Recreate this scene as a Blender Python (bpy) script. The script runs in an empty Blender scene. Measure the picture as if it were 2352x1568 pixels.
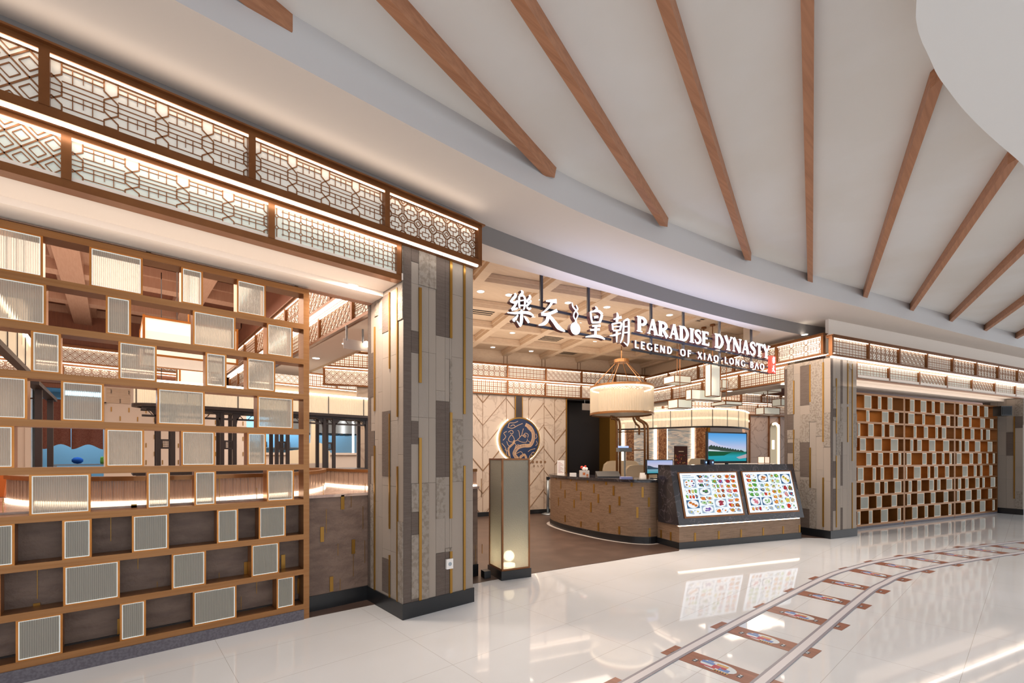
import bpy, bmesh, math, random
from mathutils import Vector, Matrix
random.seed(7)
SC = bpy.context.scene
COL = SC.collection

# ---------------------------------------------------------------- camera
FPX, CX, HY, CAMH, VX = 1045.0, 1176.0, 1046.0, 1.5, 2370.0
HEAD = math.atan((VX - CX) / FPX)
cam_d = bpy.data.cameras.new('camera'); cam = bpy.data.objects.new('camera', cam_d); COL.objects.link(cam)
cam.location = (0, 0, CAMH); cam.rotation_euler = (math.pi / 2, 0, HEAD - math.pi / 2)
cam_d.sensor_fit = 'HORIZONTAL'; cam_d.sensor_width = 36.0; cam_d.lens = FPX / 2352 * 36.0
cam_d.shift_y = (HY - 784.0) / 2352.0; cam_d.clip_start = 0.05; cam_d.clip_end = 200
SC.camera = cam

# ---------------------------------------------------------------- world and exposure
w = bpy.data.worlds.new('world'); SC.world = w; w.use_nodes = True
bgn = w.node_tree.nodes['Background']
bgn.inputs[0].default_value = (0.93, 0.96, 1.0, 1); bgn.inputs[1].default_value = 1.5
SC.view_settings.view_transform = 'Standard'; SC.view_settings.look = 'None'
SC.view_settings.gamma = 1.0; SC.view_settings.exposure = 0.0; SC.view_settings.use_curve_mapping = False
SC.cycles.use_denoising = True
SC.cycles.max_bounces = 7; SC.cycles.diffuse_bounces = 4; SC.cycles.glossy_bounces = 4
SC.cycles.transmission_bounces = 5; SC.cycles.transparent_max_bounces = 8
SC.cycles.sample_clamp_indirect = 4.0; SC.cycles.caustics_reflective = False; SC.cycles.caustics_refractive = False
SC.cycles.blur_glossy = 0.5

def area(name, loc, size, power, color=(1, 0.86, 0.7), rot=(0, 0, 0), sy=None):
    d = bpy.data.lights.new(name, 'AREA'); d.energy = power; d.color = color
    d.shape = 'RECTANGLE' if sy else 'SQUARE'; d.size = size
    if sy: d.size_y = sy
    o = bpy.data.objects.new(name, d); COL.objects.link(o); o.location = loc; o.rotation_euler = rot
    return o
WARM = (1.0, 0.83, 0.68)
area('hall_light', (5.0, -2.2, 4.15), 9.0, 300, (0.90, 0.95, 1.0), (0, 0, 0), 4.0)
area('entry_light', (6.2, 6.0, 3.9), 5.0, 260, WARM, (0, 0, -0.33), 3.6)
area('entry_up_fill', (6.0, 6.3, 3.0), 5.0, 60, WARM, (math.pi, 0, -0.33), 3.6)  # upward fill added in mid-air to brighten the coffered ceiling, no fitting there
area('bar_light', (-0.6, 7.6, 4.2), 4.6, 270, WARM, (0, 0, 0), 5.5)
area('bar_up_fill', (-0.6, 8.2, 3.0), 4.6, 80, WARM, (math.pi, 0, 0), 6.5)  # added upward fill for the bar ceiling, stands for no real lamp
area('bar_rear_light', (3.8, 11.0, 3.9), 3.0, 150, WARM, (0, 0, 0), 3.5)
area('kitchen_light', (3.9, 14.2, 2.95), 3.4, 170, (0.55, 0.8, 1.0), (0, 0, 0), 1.6)
area('fascia_up_fill', (-0.2, 3.70, 3.845), 6.0, 5, WARM, (math.radians(225), 0, 0), 0.08)  # added fill along the cap, tilted to brighten the mall soffit only
area('pillar_downlight', (1.72, 4.08, 3.09), 0.1, 26, WARM)
area('far_pillar_downlight', (8.75, 2.75, 3.75), 0.15, 60, WARM)
area('sign_light', (6.3, 3.45, 3.25), 4.6, 15, (0.5, 0.6, 1.0), (math.radians(150), 0, math.radians(-9.2)), 0.4)
area('dining_light', (14.5, 8.0, 3.85), 5.0, 420, WARM, (0, 0, -0.33), 5.0)
area('soffit_up_fill', (-0.2, 4.05, 2.95), 4.2, 4.5, WARM, (math.pi, 0, 0), 0.4)  # unseen upward fill added to brighten the soffit over the left screen
area('soffit_up_fill_right', (13.6, 1.35, 2.78), 7.5, 12, WARM, (math.pi, 0, math.radians(-16.6)), 0.4)  # likewise an added fill, washing the soffit over the right screens

# ---------------------------------------------------------------- pixel measuring helpers: where a sight line meets a surface of the place
FX, FY, RX, RY = math.cos(HEAD), math.sin(HEAD), math.sin(HEAD), -math.cos(HEAD)
def sight(px, py):
    r = (px - CX) / FPX
    return FX + r * RX, FY + r * RY, (HY - py) / FPX
def on_z(px, py, z=0.0):
    d = sight(px, py); t = (z - CAMH) / d[2]; return (t * d[0], t * d[1])
def at_depth(px, py, dep):
    d = sight(px, py); return (d[0] * dep, d[1] * dep, CAMH + d[2] * dep)

# ---------------------------------------------------------------- geometry helpers
class Frame:
    def __init__(s, ox, oy, deg):
        a = math.radians(deg); s.ox, s.oy, s.a = ox, oy, a
        s.ux, s.uy, s.vx, s.vy = math.cos(a), math.sin(a), -math.sin(a), math.cos(a)
    def p(s, u, v, z): return (s.ox + u * s.ux + v * s.vx, s.oy + u * s.uy + v * s.vy, z)
    def inv(s, x, y): x -= s.ox; y -= s.oy; return (x * s.ux + y * s.uy, x * s.vx + y * s.vy)
W = Frame(0, 0, 0)

class MB:
    def __init__(s): s.v = []; s.f = []; s.m = []; s.sm = False
    def face(s, pts, mi=0):
        n = len(s.v); s.v += [tuple(p) for p in pts]; s.f.append(list(range(n, n + len(pts)))); s.m.append(mi)
    def box(s, F, u0, u1, v0, v1, z0, z1, mi=0):
        n = len(s.v)
        for z in (z0, z1):
            for (u, v) in ((u0, v0), (u1, v0), (u1, v1), (u0, v1)): s.v.append(F.p(u, v, z))
        for q in ((0, 3, 2, 1), (4, 5, 6, 7), (0, 1, 5, 4), (1, 2, 6, 5), (2, 3, 7, 6), (3, 0, 4, 7)):
            s.f.append([n + i for i in q]); s.m.append(mi)
        return s
    def prism(s, a, b, mi=0, caps=True):          # two matching rings
        n = len(s.v); k = len(a); s.v += [tuple(p) for p in a] + [tuple(p) for p in b]
        if caps: s.f.append([n + i for i in range(k)][::-1]); s.m.append(mi); s.f.append([n + k + i for i in range(k)]); s.m.append(mi)
        for i in range(k):
            j = (i + 1) % k; s.f.append([n + i, n + j, n + k + j, n + k + i]); s.m.append(mi)
    def plan(s, xy, z0, z1, mi=0): s.prism([(x, y, z0) for x, y in xy], [(x, y, z1) for x, y in xy], mi)
    def outline(s, F, uz, v0, v1, mi=0): s.prism([F.p(u, v0, z) for u, z in uz], [F.p(u, v1, z) for u, z in uz], mi)
    def side(s, F, vz, u0, u1, mi=0): s.prism([F.p(u0, v, z) for v, z in vz], [F.p(u1, v, z) for v, z in vz], mi)
    def wall(s, xy, z0, z1, mi=0, close=False):   # vertical sheet along a path
        for a, b in zip(xy, xy[1:] + (xy[:1] if close else [])):
            s.face([(a[0], a[1], z0), (b[0], b[1], z0), (b[0], b[1], z1), (a[0], a[1], z1)], mi)
    def band(s, xy, th, z0, z1, mi=0):            # thick vertical band along a path
        L, Rr = offs(xy, th)
        for i in range(len(xy) - 1):
            s.prism([(L[i][0], L[i][1], z0), (L[i+1][0], L[i+1][1], z0), (Rr[i+1][0], Rr[i+1][1], z0), (Rr[i][0], Rr[i][1], z0)],
                    [(L[i][0], L[i][1], z1), (L[i+1][0], L[i+1][1], z1), (Rr[i+1][0], Rr[i+1][1], z1), (Rr[i][0], Rr[i][1], z1)], mi)
    def tube(s, pts, r, n=8, mi=0):
        pts = [Vector(p) for p in pts]; rings = []
        for i, p in enumerate(pts):
            t = (pts[min(i + 1, len(pts) - 1)] - pts[max(i - 1, 0)]).normalized()
            up = Vector((0, 0, 1)) if abs(t.z) < 0.9 else Vector((1, 0, 0))
            a = t.cross(up).normalized(); b = a.cross(t).normalized()
            rr = r[i] if isinstance(r, (list, tuple)) else r
            rings.append([p + a * math.cos(2 * math.pi * k / n) * rr + b * math.sin(2 * math.pi * k / n) * rr for k in range(n)])
        base = len(s.v)
        for rg in rings: s.v += [tuple(q) for q in rg]
        for i in range(len(rings) - 1):
            for k in range(n):
                k2 = (k + 1) % n
                s.f.append([base + i*n + k, base + i*n + k2, base + (i+1)*n + k2, base + (i+1)*n + k]); s.m.append(mi)
        s.f.append([base + k for k in range(n)][::-1]); s.m.append(mi)
        s.f.append([base + (len(rings)-1)*n + k for k in range(n)]); s.m.append(mi)
    def lathe(s, c, prof, n=24, mi=0, a0=0.0, a1=2*math.pi, cap=True):
        full = abs(a1 - a0 - 2*math.pi) < 1e-6; base = len(s.v); m = n if full else n + 1
        for (r, z) in prof:
            for k in range(m):
                a = a0 + (a1 - a0) * k / n; s.v.append((c[0] + r*math.cos(a), c[1] + r*math.sin(a), c[2] + z))
        for i in range(len(prof) - 1):
            for k in range(n):
                k2 = (k + 1) % m
                s.f.append([base + i*m + k, base + i*m + k2, base + (i+1)*m + k2, base + (i+1)*m + k]); s.m.append(mi)
        if full and cap:
            s.f.append([base + k for k in range(m)][::-1]); s.m.append(mi)
            s.f.append([base + (len(prof)-1)*m + k for k in range(m)]); s.m.append(mi)
    def ball(s, c, r, n=10, mi=0, sq=(1, 1, 1)):
        base = len(s.v)
        for i in range(n // 2 + 1):
            th = math.pi * i / (n // 2)
            for k in range(n):
                a = 2*math.pi*k/n; s.v.append((c[0] + sq[0]*r*math.sin(th)*math.cos(a), c[1] + sq[1]*r*math.sin(th)*math.sin(a), c[2] + sq[2]*r*math.cos(th)))
        for i in range(n // 2):
            for k in range(n):
                k2 = (k+1) % n; s.f.append([base + i*n + k, base + (i+1)*n + k, base + (i+1)*n + k2, base + i*n + k2]); s.m.append(mi)
    def ribbon(s, F, pts, wd, v0, v1, mi=0):      # brush stroke standing on a vertical plane of frame F: (u,z) points, widths
        pts, wd = smooth(pts, wd); L, Rr = [], []
        for i, p in enumerate(pts):
            a = pts[max(i-1, 0)]; b = pts[min(i+1, len(pts)-1)]
            dx, dz = b[0]-a[0], b[1]-a[1]; l = math.hypot(dx, dz) or 1; nx, nz = -dz/l, dx/l
            L.append((p[0]+nx*wd[i]/2, p[1]+nz*wd[i]/2)); Rr.append((p[0]-nx*wd[i]/2, p[1]-nz*wd[i]/2))
        for i in range(len(pts)-1):
            s.outline(F, [L[i], L[i+1], Rr[i+1], Rr[i]], v0, v1, mi)
    def build(s, name, mats, parent=None, smooth=False):
        me = bpy.data.meshes.new(name); me.from_pydata(s.v, [], s.f)
        for m in (mats if isinstance(mats, (list, tuple)) else [mats]): me.materials.append(m)
        me.polygons.foreach_set('material_index', s.m)
        if smooth: me.polygons.foreach_set('use_smooth', [True]*len(s.f))
        me.update()
        bm = bmesh.new(); bm.from_mesh(me); bmesh.ops.recalc_face_normals(bm, faces=bm.faces); bm.to_mesh(me); bm.free()
        o = bpy.data.objects.new(name, me); COL.objects.link(o)
        if parent is not None:
            o.parent = parent; o.matrix_parent_inverse = Matrix.Translation(parent.location).inverted()
        return o

def offs(xy, th):
    L, Rr = [], []
    for i, p in enumerate(xy):
        a = xy[max(i-1, 0)]; b = xy[min(i+1, len(xy)-1)]; dx, dy = b[0]-a[0], b[1]-a[1]; l = math.hypot(dx, dy) or 1
        nx, ny = -dy/l, dx/l
        L.append((p[0]+nx*th/2, p[1]+ny*th/2)); Rr.append((p[0]-nx*th/2, p[1]-ny*th/2))
    return L, Rr
def smooth(pts, wd=None, n=5):
    if len(pts) < 3: return (list(pts), list(wd)) if wd is not None else list(pts)
    out, wo = [], []
    for i in range(len(pts)-1):
        p0 = pts[max(i-1, 0)]; p1 = pts[i]; p2 = pts[i+1]; p3 = pts[min(i+2, len(pts)-1)]
        for k in range(n):
            t = k/n
            out.append(tuple(0.5*((2*b) + (c-a)*t + (2*a-5*b+4*c-d)*t*t + (-a+3*b-3*c+d)*t**3) for a, b, c, d in zip(p0, p1, p2, p3)))
            if wd is not None: wo.append(wd[i]*(1-t)+wd[i+1]*t)
    out.append(tuple(pts[-1]))
    if wd is not None: wo.append(wd[-1]); return out, wo
    return out

def tag(o, label=None, cat=None, group=None, kind=None):
    if label: o['label'] = label
    if cat: o['category'] = cat
    if group: o['group'] = group
    if kind: o['kind'] = kind
    return o
def thing(name, label, cat, loc=(0, 0, 0), group=None):
    o = bpy.data.objects.new(name, None); o.empty_display_size = 0.1; COL.objects.link(o); o.location = loc
    bpy.context.view_layer.update()
    return tag(o, label, cat, group)
def struct(o): o['kind'] = 'structure'; return o
def copy_tree(o, delta, parent=None):
    c = o.copy(); COL.objects.link(c)
    if parent is None: c.location = Vector(o.location) + Vector(delta)
    else: c.parent = parent
    for ch in o.children: copy_tree(ch, delta, c)
    return c

# ---------------------------------------------------------------- materials
def lin(h):
    h = h.lstrip('#'); r = [int(h[i:i+2], 16)/255 for i in (0, 2, 4)]
    return tuple(c/12.92 if c <= 0.04045 else ((c+0.055)/1.055)**2.4 for c in r) + (1,)
def mat(name, col, rough=0.5, metal=0.0, spec=0.5, emit=None, es=0.0, noise=None, bump=None, coat=0.0):
    m = bpy.data.materials.new(name); m.use_nodes = True; nt = m.node_tree; b = nt.nodes['Principled BSDF']
    c = lin(col) if isinstance(col, str) else col
    b.inputs['Base Color'].default_value = c; b.inputs['Roughness'].default_value = rough
    b.inputs['Metallic'].default_value = metal; b.inputs['Specular IOR Level'].default_value = spec
    if coat: b.inputs['Coat Weight'].default_value = coat; b.inputs['Coat Roughness'].default_value = 0.08
    if emit: b.inputs['Emission Color'].default_value = lin(emit) if isinstance(emit, str) else emit; b.inputs['Emission Strength'].default_value = es
    if noise or bump:
        tc = nt.nodes.new('ShaderNodeTexCoord'); mp = nt.nodes.new('ShaderNodeMapping'); nt.links.new(tc.outputs['Object'], mp.inputs[0])
        nz = nt.nodes.new('ShaderNodeTexNoise'); nz.inputs['Detail'].default_value = 4
        nt.links.new(mp.outputs[0], nz.inputs['Vector'])
        if noise:                                    # (scale xyz, second colour, contrast)
            sc, c2, lo, hi = noise; mp.inputs['Scale'].default_value = sc; nz.inputs['Scale'].default_value = 1.0
            rp = nt.nodes.new('ShaderNodeValToRGB'); rp.color_ramp.elements[0].position = lo; rp.color_ramp.elements[1].position = hi
            rp.color_ramp.elements[0].color = c; rp.color_ramp.elements[1].color = lin(c2)
            nt.links.new(nz.outputs[0], rp.inputs[0]); nt.links.new(rp.outputs[0], b.inputs['Base Color'])
        if bump:
            sc, st = bump; n2 = nt.nodes.new('ShaderNodeTexNoise'); n2.inputs['Scale'].default_value = sc; n2.inputs['Detail'].default_value = 3
            nt.links.new(tc.outputs['Object'], n2.inputs['Vector'])
            bp = nt.nodes.new('ShaderNodeBump'); bp.inputs['Strength'].default_value = st; bp.inputs['Distance'].default_value = 0.01
            nt.links.new(n2.outputs[0], bp.inputs['Height']); nt.links.new(bp.outputs[0], b.inputs['Normal'])
    return m
def glow(name, col, s):
    m = bpy.data.materials.new(name); m.use_nodes = True; nt = m.node_tree; nt.nodes.clear()
    e = nt.nodes.new('ShaderNodeEmission'); o = nt.nodes.new('ShaderNodeOutputMaterial')
    e.inputs[0].default_value = lin(col) if isinstance(col, str) else col; e.inputs[1].default_value = s
    nt.links.new(e.outputs[0], o.inputs[0]); return m
def glass(name, tint, see, rough=0.12, body='#d9d8cf', ridge=None, bump=None, es=0.0):
    # patterned glass: part clear-through refraction, part milky body with a glossy face
    m = bpy.data.materials.new(name); m.use_nodes = True; nt = m.node_tree; nt.nodes.clear(); N = nt.nodes.new; K = nt.links.new
    out = N('ShaderNodeOutputMaterial'); mx = N('ShaderNodeMixShader'); tr = N('ShaderNodeBsdfRefraction'); tr.inputs['IOR'].default_value = 1.04
    tr.inputs['Roughness'].default_value = rough; tr.inputs['Color'].default_value = lin(tint)
    pb = N('ShaderNodeBsdfPrincipled'); pb.inputs['Base Color'].default_value = lin(body); pb.inputs['Roughness'].default_value = 0.25
    if es: pb.inputs['Emission Color'].default_value = (1, .86, .66, 1); pb.inputs['Emission Strength'].default_value = es
    tl = N('ShaderNodeBsdfTranslucent'); tl.inputs[0].default_value = lin(body); m2 = N('ShaderNodeMixShader'); m2.inputs[0].default_value = 0.5
    K(pb.outputs[0], m2.inputs[1]); K(tl.outputs[0], m2.inputs[2])
    mx.inputs[0].default_value = see; K(m2.outputs[0], mx.inputs[1]); K(tr.outputs[0], mx.inputs[2]); K(mx.outputs[0], out.inputs[0])
    tc = N('ShaderNodeTexCoord'); bp = N('ShaderNodeBump'); bp.inputs['Distance'].default_value = 0.01
    if ridge:
        axis, per = ridge; wv = N('ShaderNodeTexWave'); wv.bands_direction = 'X'; wv.wave_profile = 'SIN'; wv.inputs['Scale'].default_value = 1.0
        mp = N('ShaderNodeMapping'); mp.inputs['Rotation'].default_value = (0, 0, axis); s_ = 0.31416 / per
        mp.inputs['Scale'].default_value = (s_, s_, s_); mp.vector_type = 'TEXTURE' if False else 'POINT'
        K(tc.outputs['Object'], mp.inputs[0]); K(mp.outputs[0], wv.inputs[0]); K(wv.outputs['Fac'], bp.inputs['Height']); bp.inputs['Strength'].default_value = 0.5
        mr = N('ShaderNodeMapRange'); mr.inputs['To Min'].default_value = see - 0.09; mr.inputs['To Max'].default_value = see + 0.09
        K(wv.outputs['Fac'], mr.inputs[0]); K(mr.outputs[0], mx.inputs[0])
    else:
        nz = N('ShaderNodeTexNoise'); nz.inputs['Scale'].default_value = (bump or (60, 0.5))[0]; nz.inputs['Detail'].default_value = 2
        K(tc.outputs['Object'], nz.inputs['Vector']); K(nz.outputs[0], bp.inputs['Height']); bp.inputs['Strength'].default_value = (bump or (60, 0.5))[1]
    for n_ in (tr, pb): K(bp.outputs[0], n_.inputs['Normal'])
    return m
def tile_floor(name, base, line, tx, ty, ox, oy, rough):
    m = mat(name, base, rough, coat=0.0); nt = m.node_tree; N = nt.nodes.new; K = nt.links.new; b = nt.nodes['Principled BSDF']
    tc = N('ShaderNodeTexCoord'); sp = N('ShaderNodeSeparateXYZ'); K(tc.outputs['Object'], sp.inputs[0])
    acc = None
    for ax, t, o in ((0, tx, ox), (1, ty, oy)):
        a = N('ShaderNodeMath'); a.operation = 'SUBTRACT'; a.inputs[1].default_value = o; K(sp.outputs[ax], a.inputs[0])
        d = N('ShaderNodeMath'); d.operation = 'PINGPONG'; d.inputs[1].default_value = t / 2; K(a.outputs[0], d.inputs[0])
        l = N('ShaderNodeMath'); l.operation = 'LESS_THAN'; l.inputs[1].default_value = 0.0016; K(d.outputs[0], l.inputs[0])
        if acc is None: acc = l
        else:
            q = N('ShaderNodeMath'); q.operation = 'MAXIMUM'; K(acc.outputs[0], q.inputs[0]); K(l.outputs[0], q.inputs[1]); acc = q
    nz = N('ShaderNodeTexNoise'); nz.inputs['Scale'].default_value = 0.9; nz.inputs['Detail'].default_value = 6; K(tc.outputs['Object'], nz.inputs['Vector'])
    rp = N('ShaderNodeValToRGB'); rp.color_ramp.elements[0].position = 0.35; rp.color_ramp.elements[1].position = 0.7
    rp.color_ramp.elements[0].color = lin(base); c = lin(base); rp.color_ramp.elements[1].color = (c[0]*0.93, c[1]*0.92, c[2]*0.90, 1)
    K(nz.outputs[0], rp.inputs[0])
    mx = N('ShaderNodeMix'); mx.data_type = 'RGBA'; K(acc.outputs[0], mx.inputs['Factor']); K(rp.outputs[0], mx.inputs['A']); mx.inputs['B'].default_value = lin(line)
    K(mx.outputs['Result'], b.inputs['Base Color']); return m
def veined(name, base, vein, scale, lo, hi, rough, rot=(0, 0, 0.6), coat=0.0):
    m = mat(name, base, rough, coat=coat); nt = m.node_tree; N = nt.nodes.new; K = nt.links.new; b = nt.nodes['Principled BSDF']
    tc = N('ShaderNodeTexCoord'); mp = N('ShaderNodeMapping'); mp.inputs['Rotation'].default_value = rot; K(tc.outputs['Object'], mp.inputs[0])
    nz = N('ShaderNodeTexNoise'); nz.inputs['Scale'].default_value = scale; nz.inputs['Detail'].default_value = 5; nz.inputs['Distortion'].default_value = 1.2
    K(mp.outputs[0], nz.inputs['Vector']); a = N('ShaderNodeMath'); a.operation = 'SUBTRACT'; a.inputs[1].default_value = 0.5; K(nz.outputs[0], a.inputs[0])
    ab = N('ShaderNodeMath'); ab.operation = 'ABSOLUTE'; K(a.outputs[0], ab.inputs[0])
    rp = N('ShaderNodeValToRGB'); rp.color_ramp.elements[0].position = lo; rp.color_ramp.elements[1].position = hi
    rp.color_ramp.elements[0].color = lin(vein); rp.color_ramp.elements[1].color = lin(base)
    K(ab.outputs[0], rp.inputs[0]); K(rp.outputs[0], b.inputs['Base Color']); return m
def wood(name, c1, c2, rough=0.5, axis=(1.5, 30, 30), rot=0.0):
    m = mat(name, c1, rough, noise=(axis, c2, 0.35, 0.7))
    m.node_tree.nodes['Mapping'].inputs['Rotation'].default_value = (0, 0, rot); return m

M = {}
M['marble'] = tile_floor('white marble tiles', '#eaedf1', '#c1bfbe', 1.21, 0.605, 0.62, 3.34, 0.045)
M['darkfloor'] = mat('brown stone floor', '#52423b', 0.34, noise=((3, 3, 3), '#645148', 0.4, 0.75))
M['soffit'] = mat('cream soffit paint', '#e8dcd1', 0.75)
M['ceil'] = mat('grey white ceiling paint', '#e9e7e4', 0.8, noise=((0.8, 0.8, 0.8), '#e4e0da', 0.4, 0.6))
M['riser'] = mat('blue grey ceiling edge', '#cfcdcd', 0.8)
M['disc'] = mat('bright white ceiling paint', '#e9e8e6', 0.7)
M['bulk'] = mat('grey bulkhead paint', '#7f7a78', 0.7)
M['beamwood'] = wood('reddish beam wood', '#b57f5d', '#a06c4c', 0.5, (2, 40, 40), math.radians(-15.4))
M['bronze'] = mat('bronze frame', '#8a5a33', 0.32, 0.55, noise=((6, 6, 6), '#7a4c2a', 0.3, 0.7))
M['brass'] = mat('brushed brass', '#9c6e44', 0.34, 0.6, noise=((2, 2, 60), '#906238', 0.3, 0.7))
M['copper'] = mat('copper coloured metal', '#c08042', 0.30, 0.75, noise=((4, 4, 4), '#a86a30', 0.3, 0.7))
M['gold'] = mat('gold inlay', '#99712f', 0.3, 0.65)
M['lattice'] = mat('brown lattice metal', '#96653f', 0.4, 0.3)
M['milk'] = mat('milky lightbox glass', '#efeadf', 0.35, spec=0.4, emit=(1.0, 0.92, 0.80, 1), es=0.15)
M['milkgreen'] = mat('green tinted lightbox glass', '#d8ddd3', 0.28, spec=0.5, emit=(0.86, 0.95, 0.86, 1), es=0.10)
M['led'] = glow('warm led', (1.0, 0.80, 0.60, 1), 6.5)
M['ledw'] = glow('neutral led', (1.0, 0.90, 0.80, 1), 10.0)
M['ledsoft'] = glow('soft warm led', (1.0, 0.82, 0.62, 1), 5.0)
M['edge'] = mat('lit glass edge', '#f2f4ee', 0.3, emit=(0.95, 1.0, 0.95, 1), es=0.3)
M['stoneA'] = mat('pale plain stone', '#978b80', 0.75, bump=(40, 0.25))
M['stoneB'] = mat('pale chiselled stone', '#958a7f', 0.8, noise=((28, 28, 28), '#82766a', 0.45, 0.6), bump=(55, 0.9))
M['stoneC'] = mat('pale smooth stone', '#9a8d81', 0.7)
M['stoneD'] = mat('dark taupe stone', '#63564e', 0.8, noise=((8, 8, 120), '#594c44', 0.35, 0.65), bump=(80, 0.4))
M['black'] = mat('black skirting', '#1c1d20', 0.28)
M['darkgrey'] = mat('grey plinth stone', '#67626a', 0.6, noise=((60, 60, 60), '#57525a', 0.4, 0.6))
M['brownstone'] = mat('brown slate cladding', '#7f695c', 0.6, noise=((5, 5, 14), '#6d584d', 0.4, 0.65), bump=(24, 0.8))
M['tanstone'] = mat('tan slate cladding', '#8d735d', 0.6, noise=((5, 5, 60), '#7b624d', 0.4, 0.65), bump=(26, 0.7))
M['pinkstone'] = veined('pink marble ledge', '#d0b6a6', '#b4978a', 2.5, 0.0, 0.10, 0.15)
M['blackmarble'] = veined('black marble', '#2a272b', '#554e54', 3.2, 0.0, 0.014, 0.12)
M['whitemarble'] = veined('cream marble panel', '#cdbcab', '#b8a594', 1.6, 0.0, 0.03, 0.3)
M['pinkmarble'] = veined('pale pink marble', '#d5b9a6', '#b3927e', 1.4, 0.0, 0.03, 0.3)
M['groove'] = mat('brown groove', '#8a6a4c', 0.5)
M['tanceil'] = mat('tan wallpaper ceiling', '#d6bfa6', 0.85, noise=((4, 40, 40), '#d0b89e', 0.4, 0.6))
M['pinkceil'] = mat('pinkish brown ceiling', '#b9937e', 0.85, noise=((60, 4, 4), '#b48d78', 0.4, 0.6))
M['redwood'] = mat('red brown panel', '#8a5843', 0.7, noise=((40, 3, 3), '#835340', 0.4, 0.6))
M['whitewall'] = mat('warm white wall', '#dccabb', 0.7)
M['white'] = mat('white plastic', '#eeeae6', 0.4)
M['ivory'] = mat('ivory shade', '#d9c8ad', 0.6, emit=(1, 0.86, 0.66, 1), es=0.06)
M['lampglow'] = mat('glowing lantern shade', '#f5e6d3', 0.6, emit=(1.0, 0.84, 0.68, 1), es=0.5)
M['darkwood'] = mat('dark brown timber', '#2f2320', 0.45)
M['metalgrey'] = mat('brushed steel', '#9aa3aa', 0.3, 0.8)
M['blackplastic'] = mat('black plastic', '#17171a', 0.4)
M['blackwall'] = mat('black panelled recess', '#14141a', 0.5)
M['bluewall'] = mat('blue lit kitchen wall', '#9cc6dc', 0.5)
M['cloth'] = mat('brown cloth', '#6e463b', 0.9, noise=((60, 3, 60), '#64392f', 0.4, 0.6))
M['orange'] = mat('orange leather', '#c86a1e', 0.5)
M['cream'] = mat('cream upholstery', '#e6d3b4', 0.6)
M['white_led'] = glow('cool white sign face', (0.86, 0.92, 1.0, 1), 3.2)
M['signside'] = mat('reddish sign return', '#6b3d38', 0.5)
M['signsteel'] = mat('dark sign steel', '#25222c', 0.4)
M['signred'] = mat('red seal', '#a23a30', 0.5, emit=(0.6, 0.12, 0.08, 1), es=0.08)
M['reed'] = glass('reeded glass', '#fdfbf6', 0.46, 0.14, '#f0ebe0', ridge=(0.0, 0.011), es=0.05)
M['reedR'] = glass('reeded glass pane', '#f6faf2', 0.36, 0.16, '#eef0e8', ridge=(math.radians(16.6), 0.013), es=0.06)
M['reedbar'] = glass('reeded upstand glass', '#e9d9cc', 0.45, 0.2, '#d9c4b6', ridge=(0.4, 0.018))
M['rain'] = glass('hammered glass', '#e6e4dc', 0.42, 0.42, '#cbc8bd', bump=(70, 0.9))
M['canopyglass'] = glass('reeded canopy glass', '#f8efe0', 0.40, 0.25, '#efe4d0', ridge=(0.0, 0.02), es=0.8)
M['drumglass'] = glass('drum glass', '#f8efe0', 0.35, 0.2, '#efe6d6', bump=(30, 0.2), es=0.10)
# ================================================================ the setting
INN = [(-7, 3.10), (0.25, 3.10), (1.9, 3.105), (3.27, 3.08), (4.0, 3.02), (4.755, 2.92), (5.9, 2.74), (7.03, 2.52), (8.4, 2.19), (9.79, 1.82), (12.9, 1.0), (15.99, 0.12), (20, -1.2), (25, -3.1)]
OUT = [(-7, 3.84), (2.0, 3.86), (2.6, 3.90), (3.03, 3.91), (4.0, 3.86), (5.03, 3.75), (6.2, 3.60), (7.39, 3.41), (8.6, 3.17), (9.85, 2.86), (11, 2.46), (13.57, 1.62), (18, 0.25), (25, -2.0)]
INN = smooth(INN); OUT = smooth(OUT)
def yat(path, x):
    for (xa, ya), (xb, yb) in zip(path, path[1:]):
        if xa <= x <= xb: return ya + (yb - ya)*(x - xa)/(xb - xa)
    return path[-1][1]
XS = [-7 + k*0.2 for k in range(161)]
INN = [(x, yat(INN, x)) for x in XS]; OUT = [(x, yat(OUT, x)) for x in XS]
RF = Frame(9.70, 2.386, -16.6)            # right hand shop front: u along it, v into the restaurant
NF = Frame(8.40, 8.35, -19.0)             # entry hall back wall
QF = Frame(9.70, 2.386, -19.0)            # entry hall right side: v runs to the back wall
KF = Frame(6.818, 3.722, -20.5)           # order counter lightbox front

b = MB(); b.face([(-9, -9, 0), (30, -9, 0), (30, 7, 0), (-9, 7, 0)]); struct(b.build('floor', M['marble']))
ENT = [(-7, 4.41), (1.4, 4.40), (1.99, 4.36), (2.9, 4.33), (3.5, 4.27), (4.0, 4.185), (4.65, 4.07), (5.24, 3.95), (6.0, 3.82), (6.69, 3.66), (6.9, 3.75), (8.2, 3.25), (9.44, 2.80), (9.72, 2.45), RF.p(0.8, 0.45, 0)[:2], RF.p(7.8, 0.45, 0)[:2], (30, -2.8), (30, 24), (-7, 24)]
b = MB(); b.plan(ENT, -0.02, 0.004); struct(b.build('floor_restaurant', M['darkfloor']))
b = MB(); b.face([(x, y, 4.31) for x, y in [(-7, 3.3)] + [(x, y + 0.02) for x, y in INN] + [(25, -9), (-7, -9)]]); struct(b.build('ceiling', M['ceil']))
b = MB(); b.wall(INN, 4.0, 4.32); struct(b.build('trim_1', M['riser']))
b = MB()
for i in range(len(XS) - 1):
    b.face([INN[i] + (4.0,), INN[i+1] + (4.0,), OUT[i+1] + (4.0,), OUT[i] + (4.0,)])
struct(b.build('ceiling_soffit', M['soffit']))
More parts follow.
